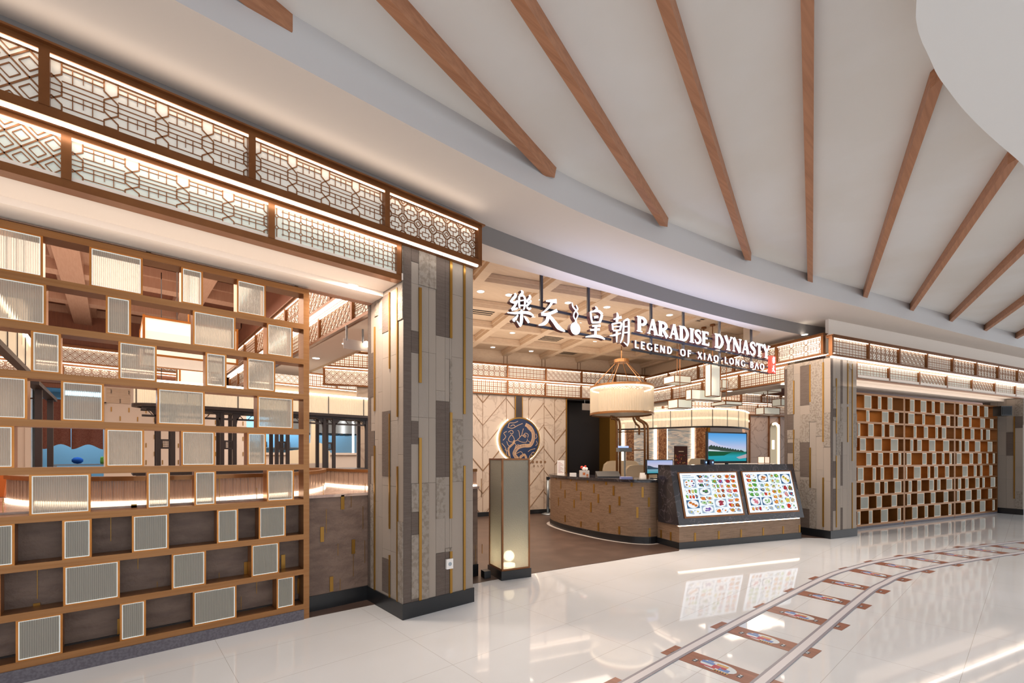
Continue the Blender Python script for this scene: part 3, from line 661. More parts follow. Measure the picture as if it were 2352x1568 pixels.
pillar('rightmost stone clad pillar at the picture edge, carrying the loudspeaker', P3, 1.2, 0.75, 2.95,
       [0.0, 0.1, 0.22, 0.36, 0.5, 0.62, 0.75, 0.9, 1.05, 1.2], [(2, 1.35, 2.0), (2, 0.2, 0.6), (5, 2.2, 2.7)],
       [(0.22, 0.24, 2.0, 2.9), (0.36, 0.385, 0.9, 1.9), (0.75, 0.775, 0.4, 2.4)],
       [0.0, 0.14, 0.3, 0.46, 0.6, 0.75], [(1, 1.5, 2.1), (3, 0.3, 0.9), (4, 0.14, 2.9), (0, 2.2, 2.5)],
       [(0.14, 0.165, 0.4, 2.5), (0.46, 0.48, 0.14, 2.2)], 23)
# ================================================================ reeded glass screens
def hitF(F, v, px, py):
    """u,z where the sight line crosses plane v of frame F"""
    d = sight(px, py); a = d[0]*F.vx + d[1]*F.vy; c = v + F.ox*F.vx + F.oy*F.vy; t = c / a
    x, y = t*d[0] - F.ox, t*d[1] - F.oy
    return x*F.ux + y*F.uy, CAMH + t*d[2]
def screen(label, F, u0, u1, levels, th, dep, rows, posts, reed, group, led_rows=(), plinth=0.09, plinth_out=0.0, rim=0.012):
    t = thing('glass_screen', label, 'partition screen', F.p(u0, 0, 0), group)
    for p in posts: b = MB(); b.box(F, p[0], p[1], 0, dep, plinth, levels[0]); b.build('post', M['brass'], t)
    for i, z in enumerate(levels):
        b = MB(); b.box(F, u0, u1, -0.002, dep, z - th, z); b.build('shelf', M['brass'], t)
    b = MB(); b.box(F, u0, u1, -plinth_out, dep, 0.0, levels[-1] - th); b.build('plinth', M['darkgrey'], t)
    for i, row in enumerate(rows):
        zt, zb = levels[i] - th, levels[i+1]
        for (a, c) in row:
            if c - a < 0.03: continue
            b = MB()
            b.box(F, a, a + rim, 0.0, dep - 0.01, zb, zt); b.box(F, c - rim, c, 0.0, dep - 0.01, zb, zt)
            b.box(F, a + rim, c - rim, 0.0, dep - 0.01, zb, zb + rim*0.7); b.box(F, a + rim, c - rim, 0.0, dep - 0.01, zt - rim*0.7, zt)
            fr = b.build('glass_box', M['copper'], t)
            e = MB(); q = 0.0045
            e.box(F, a+rim, a+rim+q, 0.004, 0.014, zb+rim*.7, zt-rim*.7); e.box(F, c-rim-q, c-rim, 0.004, 0.014, zb+rim*.7, zt-rim*.7)
            e.box(F, a+rim+q, c-rim-q, 0.004, 0.014, zb+rim*.7, zb+rim*.7+q); e.box(F, a+rim+q, c-rim-q, 0.004, 0.014, zt-rim*.7-q, zt-rim*.7)
            e.build('lit_edge', M['edge'], fr)
            g = MB(); g.box(F, a+rim+q, c-rim-q, 0.006, 0.012, zb+rim*.7+q, zt-rim*.7-q); g.build('pane', M[reed], fr)
    return t
SL = Frame(0, 4.40, 0)
lv = [3.03, 2.705, 2.384, 2.063, 1.742, 1.42, 1.10, 0.78, 0.46, 0.14]
rowsL = [[(-1.1,-0.92),(-0.666,-0.36),(-0.131,0.164),(0.398,0.541),(0.779,0.997)],[(-1.2,-0.8),(-0.629,-0.345),(-0.044,0.096),(0.474,0.769),(1.007,1.217)],
 [(-1.2,-1.0),(-0.9,-0.72),(-0.417,-0.274),(0.025,0.247),(0.558,0.704),(0.853,1.073)],[(-1.1,-0.9),(-0.66,-0.433),(-0.274,-0.053),(0.25,0.553),(0.932,1.221)],
 [(-1.2,-0.9),(-0.66,-0.492),(-0.046,0.172),(0.398,0.624),(0.856,1.0)],[(-1.1,-0.75),(-0.425,-0.124),(0.187,0.327),(0.483,0.63),(1.007,1.228)],
 [(-1.2,-0.95),(-0.684,-0.49),(-0.268,-0.118),(0.101,0.321),(0.636,0.788),(0.943,1.159)],[(-1.1,-0.9),(-0.72,-0.553),(-0.263,0.033),(0.338,0.561),(0.886,1.105)],
 [(-1.1,-0.8),(-0.486,-0.265),(0.033,0.182),(0.474,0.776),(1.084,1.232)]]
sl = screen('large brass screen of reeded glass boxes filling the front left of the broad pillar', SL, -1.5, 1.31, lv, 0.048, 0.15, rowsL, [(1.31, 1.36), (-1.55, -1.5)], 'reed', None, plinth=0.0, plinth_out=0.012)
b = MB()
for x in (1.26, 0.2, -0.9): b.box(SL, x - 0.015, x + 0.015, 0.04, 0.07, 3.03, 3.055)
b.build('standoff', M['bronze'], sl)
SR = Frame(*RF.p(0, 0.45, 0)[:2], -16.6)
lvR = [2.79, 2.48, 2.205, 1.90, 1.60, 1.295, 0.985, 0.693, 0.40, 0.085]
rowsR = [
[[(1.3,1.5),(1.89,2.16),(2.38,2.52),(2.74,2.94)],[(1.3,1.5),(1.96,2.08),(2.53,2.79),(3.0,3.19)],[(1.3,1.45),(1.66,1.76),(2.03,2.24),(2.52,2.64),(2.81,3.02)],[(1.3,1.5),(1.74,1.96),(2.24,2.54),(2.86,3.16)],[(1.3,1.6),(1.96,2.16),(2.39,2.58),(2.82,2.96),(3.16,3.28)],[(1.3,1.45),(1.66,1.88),(2.19,2.32),(2.48,2.62),(2.96,3.17)],[(1.3,1.5),(1.77,1.91),(2.26,2.47),(2.62,2.76),(3.01,3.29)],[(1.3,1.5),(1.76,2.06),(2.33,2.54),(2.89,3.11)],[(1.3,1.45),(1.65,1.77),(2.05,2.2),(2.49,2.77),(3.12,3.27)]],
[[(3.62,3.82),(4.06,4.32),(4.54,4.68),(4.91,5.12)],[(3.55,3.82),(4.13,4.26),(4.69,4.96),(5.19,5.38)],[(3.77,3.9),(4.2,4.39),(4.7,4.83),(4.99,5.2)],[(3.63,3.77),(3.92,4.12),(4.42,4.71),(5.05,5.34)],[(3.48,3.69),(4.13,4.33),(4.56,4.75),(4.99,5.12),(5.34,5.47)],[(3.45,3.52),(3.78,4.08),(4.36,4.48),(4.65,4.83),(5.14,5.34)],[(3.56,3.71),(3.92,4.1),(4.43,4.65),(4.78,4.94),(5.2,5.49)],[(3.5,3.67),(3.92,4.23),(4.5,4.72),(5.07,5.3)],[(3.71,3.95),(4.23,4.39),(4.65,4.95),(5.29,5.45)]],
[[(5.8,6.01),(6.2,6.49),(6.7,6.84),(7.07,7.3)],[(5.73,6.0),(6.29,6.43),(6.86,7.13),(7.38,7.59)],[(5.93,6.07),(6.37,6.57),(6.88,7.01),(7.17,7.4)],[(5.8,5.93),(6.08,6.3),(6.59,6.88),(7.25,7.53)],[(5.68,5.93),(6.31,6.51),(6.74,6.95),(7.18,7.31),(7.53,7.67)],[(5.96,6.24),(6.53,6.69),(6.85,7.0),(7.34,7.54)],[(5.75,5.91),(6.1,6.28),(6.61,6.84),(6.97,7.12),(7.41,7.69)],[(5.69,5.84),(6.11,6.43),(6.69,6.92),(7.28,7.51)],[(5.9,6.13),(6.41,6.57),(6.84,7.15),(7.51,7.66)]]]
labR = ['copper screen of glass boxes right beside the far pillar, first of three', 'copper screen of glass boxes in the middle of the three right of the far pillar', 'copper screen of glass boxes farthest right, beside the pillar with the loudspeaker']
for k, (a, c) in enumerate([(1.2, 3.39), (3.40, 5.59), (5.60, 7.80)]):
    screen(labR[k], SR, a, c, lvR, 0.04, 0.24, rowsR[k], [(a, a + 0.03), (c - 0.03, c)], 'reedR', 'glass box screens of the right front', plinth=0.0, plinth_out=0.0, rim=0.010)
b = MB(); b.box(SR, 1.2, 7.8, 0.55, 0.62, 0.0, 0.98); struct(b.build('wall_low_right', M['brownstone']))

# ================================================================ low bar wall, ledge and glass upstands
b = MB()
b.box(W, -3.9, 3.42, 4.56, 4.72, 0.15, 1.09)
rnd = random.Random(5)
for i in range(9):
    z0 = 0.15 + i*0.118
    for k in range(-9, 9): 
        x = k*0.42 + (i % 3)*0.14 + rnd.uniform(-.03, .03)
        if rnd.random() < 0.6: b.box(W, x, x + 0.0035, 4.556, 4.565, z0, z0 + 0.118*rnd.choice([1, 2]), 1)
for (x, z0) in ((1.60, 0.16), (1.82, 0.50), (1.51, 0.66), (1.71, 0.96), (-0.42, 0.33), (0.35, 0.40), (0.86, 0.42), (1.16, 0.44), (1.30, 0.2), (0.02, 0.12), (-0.62, 0.86), (0.1, 0.98), (0.72, 0.82), (1.02, 0.82), (3.12, 0.9), (3.3, 0.72), (3.05, 0.42), (3.25, 0.3), (2.9, 0.7)):
    b.box(W, x, x + 0.034, 4.55, 4.565, z0, z0 + 0.145, 1)
t = tag(b.build('bar_wall', [M['brownstone'], M['gold']]), 'low brown slate bar wall with gold inlays behind the left screen and pillar', 'low wall')
b = MB(); b.box(W, -3.9, 3.42, 4.545, 4.7, 0.0, 0.15); sk = b.build('skirting', M['black']); sk.parent = t
b = MB(); b.plan([(-3.9, 4.55), (3.44, 4.55), (3.44, 5.0), (2.6, 5.2), (2.4, 7.0), (-0.2, 7.0), (-3.9, 7.0)], 1.09, 1.117)
t2 = tag(b.build('bar_ledge', M['pinkstone']), 'pale pink marble ledge on top of the low bar wall', 'counter top')
UA = smooth([(-0.687, 5.785), (-0.6, 5.5), (-0.45, 5.2), (-0.137, 4.88), (0.192, 4.72), (0.5, 4.66), (0.80, 4.70), (1.109, 4.80), (1.355, 4.90), (1.584, 5.1), (1.8, 5.42), (1.963, 5.773), (2.03, 6.1), (2.0, 6.6)])
UB = smooth([(2.09, 6.5), (2.12, 6.0), (2.20, 5.45), (2.35, 5.02), (2.7, 4.75), (3.1, 4.64), (3.43, 4.60)])
for path, lab in ((UA, 'curved reeded glass upstand with brass rail on the bar ledge behind the left screen'), (UB, 'reeded glass upstand with brass rail on the bar ledge behind the left pillar')):
    t = thing('glass_upstand', lab, 'glass upstand', (path[0][0], path[0][1], 1.117))
    b = MB(); b.band(path, 0.012, 1.137, 1.30); b.build('reeded_glass', M['reedbar'], t)
    b = MB(); b.band(path, 0.045, 1.30, 1.335); b.build('rail', M['brass'], t)
    b = MB(); b.band(path, 0.035, 1.118, 1.137); b.build('led_strip', M['ledsoft'], t)

# ================================================================ bar island with black timber gantry and lit canopy
t = thing('bar_island', 'bar counter with black timber posts seen through the left screen', 'bar counter', (2.2, 8.35, 0))
b = MB(); b.box(W, 0.25, 6.0, 8.3, 9.0, 0.0, 1.22); b.build('body', M['whitewall'], t)
b = MB(); b.box(W, 0.2, 6.05, 8.25, 9.05, 1.22, 1.26); b.build('counter_top', M['darkwood'], t)
t = thing('timber_gantry', 'black timber gantry of paired posts over the bar counter', 'gantry', (2.2, 8.35, 1.26))
for cx in (0.575, 1.365, 2.15, 2.93, 3.72, 4.5, 5.3):
    for dx in (-0.085, 0.085):
        for y in (8.35, 8.72): b = MB(); b.box(W, cx+dx-.026, cx+dx+.026, y, y+.052, 1.26, 2.18); b.build('post', M['darkwood'], t)
    b = MB(); b.box(W, cx-.06, cx+.06, 8.36, 8.39, 1.60, 1.625); b.box(W, cx-.06, cx+.06, 8.36, 8.39, 1.715, 1.74)
    b.box(W, cx-.062, cx-.04, 8.36, 8.39, 1.625, 1.715); b.box(W, cx+.04, cx+.062, 8.36, 8.39, 1.625, 1.715)
    for k in range(5): b.box(W, cx-.036+k*.017, cx-.031+k*.017, 8.365, 8.38, 1.625, 1.715)
    for k in range(3): b.box(W, cx-.04, cx+.04, 8.365, 8.38, 1.645+k*.026, 1.65+k*.026)
    b.build('fret_panel', M['darkwood'], t)
    for s_ in (-1, 1):
        b = MB(); q = [(cx+s_*.11, 2.18), (cx+s_*.24, 2.18), (cx+s_*.17, 2.14), (cx+s_*.125, 2.07), (cx+s_*.11, 1.98)]; b.outline(W, q, 8.36, 8.39); b.build('bracket', M['darkwood'], t)
b = MB()
b.box(W, 0.3, 6.0, 8.33, 8.40, 2.17, 2.24); b.box(W, 0.3, 6.0, 8.70, 8.77, 2.17, 2.24); b.box(W, 0.3, 6.0, 8.36, 8.39, 2.06, 2.09)
for k in range(4): b.box(W, 0.3 + k*1.8, 0.36 + k*1.8, 8.40, 8.70, 2.18, 2.23)
b.build('beam', M['darkwood'], t)
b = MB()
for k in range(40):
    x = 0.35 + k*0.143
    b.outline(W, [(x, 2.09), (x+.012, 2.09), (x+.075, 2.165), (x+.063, 2.165)] if k % 2 else [(x+.063, 2.09), (x+.075, 2.09), (x+.012, 2.165), (x, 2.165)], 8.365, 8.385)
b.build('fretwork', M['darkwood'], t)
def canopy(label, path, z0, z1, step, ledm='led', glassm='canopyglass', groupn=None, zc=4.3):
    t = thing('glass_canopy', label, 'lit canopy', (path[0][0], path[0][1], z0), groupn)
    b = MB(); b.band(path, 0.012, z0, z1); b.build('reeded_glass', M[glassm], t)
    b = MB(); b.band(path, 0.05, z1, z1 + 0.03); b.build('led_strip', M[ledm], t)
    b = MB(); b.band(path, 0.06, z0 - 0.045, z0); b.build('rail', M['darkwood'], t)
    acc = 0.0
    for p, q in zip(path, path[1:]):
        acc += math.hypot(q[0]-p[0], q[1]-p[1])
        if acc >= step: acc = 0.0; b = MB(); b.tube([(q[0], q[1], z0), (q[0], q[1], z1)], 0.012, 4); b.build('divider', M['darkwood'], t)
    for k in (2, len(path)//2, len(path)-3): b = MB(); b.tube([(path[k][0], path[k][1], z1+.03), (path[k][0], path[k][1], zc)], 0.006, 4); b.build('hanger', M['darkwood'], t)
    return t
pth = [(0.32 + 0.2*math.sin(a*math.pi/12), 8.52 - 0.22*math.cos(a*math.pi/12)) for a in range(-12, 0)]
canopy('lit reeded glass canopy hanging over the black timber gantry', smooth([(0.6, 8.78), (0.33, 8.72), (0.22, 8.53), (0.33, 8.33), (0.7, 8.28), (2.0, 8.28), (3.2, 8.28), (4.6, 8.28), (6.0, 8.28)], None, 8), 2.25, 2.56, 0.6)
GX = -0.66
canopy('short lit canopy running back, at the left edge of the screen', [(GX, 5.0 + 0.25*k) for k in range(9)], 2.36, 2.66, 0.5)
t = thing('side_gantry', 'dark timber frame at the left edge, seen through the screen', 'gantry', (GX, 8.2, 0))
for y in (7.6, 8.9): b = MB(); b.box(W, GX-.03, GX+.03, y, y+.06, 1.1, 2.3); b.build('post', M['darkwood'], t)
b = MB(); b.box(W, GX-.05, GX+.05, 7.1, 9.2, 2.27, 2.315); b.build('beam', M['darkwood'], t)

# ================================================================ back of the bar: wall, kitchen, cloth
b = MB(); b.box(W, -0.16, 2.5, 12.95, 13.1, 0, 3.05)
for i in range(9):
    for k in range(9):
        x = -0.05 + k*0.29 + (i % 2)*0.145; z = 1.30 + i*0.19
        if x < 2.45: b.box(W, x, x + 0.018, 12.94, 12.96, z, z + 0.1, 1)
b.box(W, -0.12, 0.27, 12.94, 12.96, 2.62, 2.95, 2)
for k in range(12): b.box(W, -0.12, 0.27, 12.925, 12.945, 2.63 + k*0.028, 2.638 + k*0.028, 0)
struct(b.build('wall_bar', [M['whitewall'], M['gold'], M['tanceil']]))
b = MB(); b.box(W, 2.5, 7.0, 13.0, 13.1, 0, 1.52); b.box(W, 2.5, 7.0, 12.95, 13.1, 1.52, 1.58); b.box(W, 2.5, 7, 13.0, 13.1, 2.62, 3.05)
b.box(W, -1.3, -1.22, 12.9, 13.1, 0, 3.05); b.box(W, -4, -1.3, 12.95, 13.1, 0, 3.05); struct(b.build('trim_4', M['whitewall']))
b = MB(); b.box(W, -1.3, 7.0, 15.2, 15.3, 0, 3.1); struct(b.build('wall_kitchen', M['bluewall']))
b = MB(); b.box(W, -1.3, 7.0, 13.2, 15.3, 3.0, 3.06); struct(b.build('ceiling_kitchen', M['bluewall']))
area('kitchen_left_light', (-0.7, 14.2, 2.9), 1.0, 28, (0.55, 0.8, 1.0))
t = thing('kitchen_hood', 'steel extraction hood on the blue kitchen wall', 'extraction hood', (4.4, 14.0, 2.2))
b = MB(); b.side(W, [(13.4, 2.15), (14.6, 2.3), (14.6, 2.75), (13.4, 2.75)], 3.4, 5.7); b.box(W, 4.3, 4.8, 13.8, 14.4, 2.74, 3.0); b.build('canopy', M['metalgrey'], t)
b = MB()
for k in range(14): b.box(W, 3.45 + k*.16, 3.54 + k*.16, 13.5, 14.4, 2.12, 2.16)
b.build('filter', M['blackplastic'], t)
b = MB(); b.box(W, 2.7, 4.6, 14.9, 15.2, 1.72, 1.75); tag(b.build('kitchen_shelf', M['metalgrey']), 'steel shelf on the blue kitchen wall behind the bar', 'shelf')
for k, (x, c) in enumerate(((2.95, 'blackplastic'), (3.25, 'blackplastic'), (3.9, 'metalgrey'))):
    b = MB(); b.lathe((x + 0.1, 15.05, 1.75), [(0.09, 0), (0.1, 0.03), (0.1, 0.16), (0.03, 0.19)], 12)
    tag(b.build('kitchen_pot', M[c], smooth=True), ['dark pot at the left on the kitchen shelf', 'dark pot second on the kitchen shelf', 'grey pot at the right on the kitchen shelf'][k], 'pot', 'pots on the kitchen shelf')
b = MB(); b.box(W, 5.22, 5.27, 13.0, 13.03, 1.58, 2.62); tag(b.build('light_tube', M['ledw']), 'white vertical light tube before the blue kitchen wall', 'light strip')
b = MB(); b.outline(W, [(3.35, 1.3), (4.4, 1.3), (4.4, 1.62), (4.3, 1.66), (4.25, 1.78), (4.15, 1.84), (4.07, 1.82), (4.05, 2.4), (3.93, 2.4), (3.91, 1.82), (3.83, 1.84), (3.72, 1.78), (3.68, 1.66), (3.35, 1.62)], 12.5, 12.6)
tag(b.build('scalloped_partition', M['cream']), 'cream partition with scalloped shoulders before the kitchen', 'partition')
t = thing('noren_curtain', 'brown split cloth curtain hanging in the kitchen doorway', 'curtain', (-0.65, 12.85, 2.5))
b = MB(); b.tube([(-1.25, 12.9, 2.62), (-0.12, 12.9, 2.62)], 0.014, 6); b.build('rod', M['darkwood'], t)
for (a, c, ph) in ((-1.14, -0.66, 0.3), (-0.65, -0.17, 1.4)):
    b = MB(); n = 14; zz = [2.62, 2.4, 2.15, 1.9, 1.68]
    vv = []
    for j, z in enumerate(zz):
        for i in range(n + 1):
            x = a + (c - a)*i/n; y = 12.88 + 0.035*math.sin(i*0.9 + ph + j*0.3)*(j/4)
            vv.append((x, y, z - (0.05*math.sin(i*0.45 + ph) if j == 4 else 0)))
    b.v = vv + [(x, y + 0.008, z) for x, y, z in vv]
    m = len(vv)
    for j in range(4):
        for i in range(n):
            q = [j*(n+1)+i, j*(n+1)+i+1, (j+1)*(n+1)+i+1, (j+1)*(n+1)+i]; b.f += [q, [k + m for k in q[::-1]]]; b.m += [0, 0]
    b.build('cloth_panel', M['cloth'], t, True)
t = thing('kitchen_table', 'steel work table seen below the brown curtain', 'table', (-0.6, 14.3, 0))
b = MB(); b.box(W, -1.0, -0.1, 14.0, 14.7, 1.28, 1.31); b.build('table_top', M['metalgrey'], t)
for x in (-0.98, -0.14): b = MB(); b.box(W, x, x+.04, 14.02, 14.06, 0, 1.28); b.build('leg', M['metalgrey'], t)
b = MB(); b.ball((-0.62, 14.25, 1.39), 0.085, 10, 0, (1.2, 1, .9)); tag(b.build('blue_cloth', mat('blue cloth', '#1f5fb8', 0.8), smooth=True), 'crumpled blue cloth on the steel kitchen table', 'cloth')
b = MB(); b.lathe((-0.2, 14.2, 1.31), [(0.035, 0), (0.04, 0.05), (0.036, 0.14), (0.015, 0.17)], 10); tag(b.build('green_bottle', mat('green plastic', '#7fae3a', 0.4), smooth=True), 'green bottle on the right end of the steel kitchen table', 'bottle')
t = thing('bench_seat', 'orange leather bench back at the left edge behind the screen', 'bench', (-0.95, 6.2, 0))
b = MB(); b.outline(W, [(-2.2, 1.12), (-0.76, 1.12), (-0.74, 1.30), (-0.78, 1.37), (-2.2, 1.37)], 6.2, 6.32); b.build('back', M['orange'], t)
b = MB(); b.outline(W, [(-2.2, 0.0), (-0.8, 0.0), (-0.8, 1.12), (-2.2, 1.12)], 6.22, 6.3); b.build('panel', M['darkwood'], t)

# bar lanterns
def box_lantern(label, x0, x1, y0, y1, z0, z1, zc):
    t = thing('lantern', label, 'lantern', ((x0+x1)/2, (y0+y1)/2, z0))
    b = MB(); b.box(W, x0, x1, y0, y1, z0, z1); b.build('shade', M['lampglow'], t)
    b = MB()
    for x in (x0, x1):
        for y in (y0, y1): b.box(W, x-.012, x+.012, y-.012, y+.012, z0-.02, z1+.02)
    for z in (z0, z1):
        for y in (y0, y1): b.box(W, x0, x1, y-.01, y+.01, z-.012, z+.012)
        for x in (x0, x1): b.box(W, x-.01, x+.01, y0, y1, z-.012, z+.012)
    b.build('frame', M['copper'], t)
    b = MB(); b.tube([((x0+x1)/2, (y0+y1)/2, z1), ((x0+x1)/2, (y0+y1)/2, zc)], 0.01, 6); b.build('rod', M['copper'], t)
    return t
box_lantern('large glowing box lantern hanging behind the upper left screen', 0.27, 1.24, 7.0, 7.9, 2.72, 3.17, 4.3)
box_lantern('glowing brass framed lantern behind the middle of the left screen', 0.85, 1.30, 9.6, 10.1, 2.58, 3.22, 4.3)
t = thing('drum_lantern', 'reeded glowing drum lantern at the left edge behind the screen', 'lantern', (-0.95, 6.0, 2.4))
b = MB(); b.box(W, -1.3, -0.66, 6.3, 6.7, 2.55, 2.98); b.build('shade', M['lampglow'], t)
b = MB(); 
for k in range(33): b.box(W, -1.3 + k*.02, -1.292 + k*.02, 6.285, 6.3, 2.55, 2.98)
b.build('rib', M['ivory'], t)
b = MB(); b.tube([(-0.98, 6.5, 2.98), (-0.98, 6.5, 4.3)], 0.01, 6); b.build('rod', M['copper'], t)

# ================================================================ hanging sign
SF = SGN
t = thing('hanging_sign', 'illuminated white sign with Chinese characters and English letters hanging over the entrance', 'sign', SF.p(2.4, 0, 3.8))
for u in (0.048, 0.837, 2.085, 2.837, 3.79, 4.746):
    b = MB(); b.box(SF, u-.016, u+.016, 0.0, 0.03, 3.03 if u > 1.5 else 3.36, 4.12); b.build('rod', M['signsteel'], t)
for (u0, u1, z) in ((-0.35, 1.3, 3.36), (-0.38, 1.25, 3.125), (1.66, 5.3, 3.275), (1.66, 5.3, 3.45), (1.66, 5.3, 3.035), (1.66, 5.3, 3.15)):
    b = MB(); b.box(SF, u0, u1, -0.005, 0.022, z, z + 0.028); b.build('rail', M['signsteel'], t)
def sign_piece(name, strokes, lbl=None, dep=0.07):
    o = None
    b = MB()
    for pts, wd in strokes: b.ribbon(SF, pts, wd, -dep, -0.004)
    o = b.build(name, M['signside'], t)
    f = MB()
    for pts, wd in strokes: f.ribbon(SF, pts, [q*0.93 for q in wd], -dep - 0.006, -dep)
    f.build('lit_face', M['white_led'], o)
    if lbl: o['label'] = lbl
    return o
HAN = {'le':[([(-0.408,3.455),(-0.397,3.427),(-0.435,3.383),(-0.471,3.344)],[0.021,0.037,0.032,0.016]),([(-0.471,3.346),(-0.411,3.343),(-0.368,3.371)],[0.016,0.029,0.021]),([(-0.378,3.361),(-0.406,3.307),(-0.45,3.251)],[0.024,0.028,0.032]),([(-0.45,3.251),(-0.397,3.268),(-0.368,3.285)],[0.028,0.024,0.016]),([(-0.319,3.506),(-0.295,3.486),(-0.339,3.441)],[0.009,0.032,0.02]),([(-0.343,3.432),(-0.348,3.358),(-0.339,3.29)],[0.023,0.025,0.02]),([(-0.286,3.451),(-0.26,3.415),(-0.265,3.323),(-0.281,3.28)],[0.02,0.027,0.024,0.015]),([(-0.343,3.436),(-0.276,3.453)],[0.02,0.02]),([(-0.334,3.377),(-0.276,3.396)],[0.013,0.014]),([(-0.334,3.32),(-0.27,3.335)],[0.017,0.017]),([(-0.196,3.472),(-0.186,3.445),(-0.241,3.385)],[0.018,0.034,0.02]),([(-0.241,3.389),(-0.202,3.38),(-0.173,3.414)],[0.015,0.021,0.017]),([(-0.171,3.406),(-0.212,3.357),(-0.241,3.327)],[0.023,0.026,0.023]),([(-0.236,3.316),(-0.202,3.301),(-0.173,3.318)],[0.018,0.029,0.018]),([(-0.513,3.204),(-0.397,3.218),(-0.3,3.243),(-0.202,3.251),(-0.133,3.229)],[0.008,0.029,0.031,0.037,0.015]),([(-0.31,3.275),(-0.31,3.184),(-0.315,3.118),(-0.327,3.065)],[0.025,0.041,0.041,0.006]),([(-0.378,3.125),(-0.327,3.075)],[0.01,0.028]),([(-0.363,3.2),(-0.397,3.154),(-0.425,3.13),(-0.406,3.116)],[0.014,0.036,0.033,0.008]),([(-0.27,3.199),(-0.236,3.171),(-0.204,3.131)],[0.012,0.037,0.025])],'tian':[([(0.059,3.447),(0.138,3.461),(0.223,3.472)],[0.015,0.038,0.059]),([(-0.014,3.27),(0.064,3.278),(0.148,3.313),(0.232,3.357)],[0.038,0.036,0.038,0.043]),([(0.159,3.456),(0.106,3.379),(0.044,3.321),(-0.014,3.282)],[0.03,0.026,0.018,0.01]),([(0.095,3.283),(0.074,3.203),(0.022,3.153),(-0.055,3.124)],[0.049,0.046,0.041,0.01]),([(0.095,3.279),(0.18,3.211),(0.255,3.145),(0.36,3.108)],[0.038,0.051,0.064,0.014])],'bun':[([(0.484,3.501),(0.493,3.454),(0.544,3.409),(0.578,3.362),(0.544,3.285),(0.522,3.238)],[0.006,0.02,0.017,0.014,0.012,0.008]),([(0.55,3.481),(0.573,3.432),(0.522,3.379),(0.508,3.324),(0.544,3.277),(0.561,3.248)],[0.008,0.021,0.016,0.016,0.015,0.006])],'huang':[([(0.884,3.521),(0.915,3.49),(0.849,3.447)],[0.009,0.037,0.017]),([(0.8,3.434),(0.812,3.355),(0.831,3.289)],[0.025,0.031,0.021]),([(0.8,3.434),(0.896,3.459),(0.957,3.465),(1.013,3.433)],[0.02,0.023,0.035,0.041]),([(1.007,3.427),(0.989,3.373),(0.963,3.314)],[0.041,0.04,0.031]),([(0.866,3.372),(0.936,3.391)],[0.034,0.032]),([(0.831,3.294),(0.963,3.319)],[0.026,0.026]),([(0.831,3.248),(0.976,3.275)],[0.025,0.031]),([(0.795,3.189),(0.963,3.222)],[0.024,0.031]),([(0.896,3.258),(0.884,3.12)],[0.04,0.04]),([(0.712,3.085),(0.849,3.115),(0.97,3.122),(1.056,3.1)],[0.011,0.037,0.04,0.017])],'chao':[([(1.287,3.505),(1.304,3.461),(1.284,3.373)],[0.011,0.042,0.042]),([(1.227,3.402),(1.376,3.454)],[0.017,0.038]),([(1.201,3.337),(1.213,3.25)],[0.027,0.027]),([(1.201,3.332),(1.349,3.374),(1.383,3.35)],[0.021,0.023,0.029]),([(1.376,3.349),(1.349,3.269)],[0.032,0.028]),([(1.221,3.293),(1.356,3.322)],[0.015,0.015]),([(1.221,3.241),(1.349,3.269)],[0.021,0.021]),([(1.151,3.161),(1.246,3.184),(1.362,3.228)],[0.009,0.029,0.017]),([(1.284,3.25),(1.284,3.09)],[0.037,0.015]),([(1.422,3.404),(1.415,3.288),(1.396,3.171),(1.356,3.09)],[0.027,0.03,0.028,0.01]),([(1.422,3.404),(1.495,3.442),(1.528,3.428)],[0.017,0.033,0.033]),([(1.521,3.419),(1.521,3.256),(1.515,3.13),(1.495,3.065)],[0.033,0.033,0.033,0.006]),([(1.422,3.108),(1.502,3.07)],[0.008,0.027]),([(1.435,3.329),(1.508,3.345)],[0.017,0.017]),([(1.428,3.242),(1.508,3.259)],[0.017,0.018])]}
for k in ('le', 'tian', 'huang', 'chao'): sign_piece('character', HAN[k])
bun = list(HAN['bun'])
cx, cz, rx, rz = 0.535, 3.169, 0.074, 0.074
ring = [(cx + rx*math.cos(a*math.pi/10), cz + rz*math.sin(a*math.pi/10)) for a in range(21)]
bun.append((ring, [0.012]*21))
for i in range(9):
    z = cz - rz*0.88 + i*0.0155; hw = rx*math.sqrt(max(0, 1-((z-cz)/rz)**2))*0.94
    bun.append(([(cx-hw, z), (cx+hw*(0.9 if i > 6 else 1), z)], [0.017, 0.017]))
for k in range(4): bun.append(([(cx - .035 + k*.022, cz + .02), (cx - .028 + k*.022, cz + .05 + .01*(k % 2))], [0.018, 0.004]))
sign_piece('emblem', bun, 'steaming dumpling emblem between the Chinese characters')
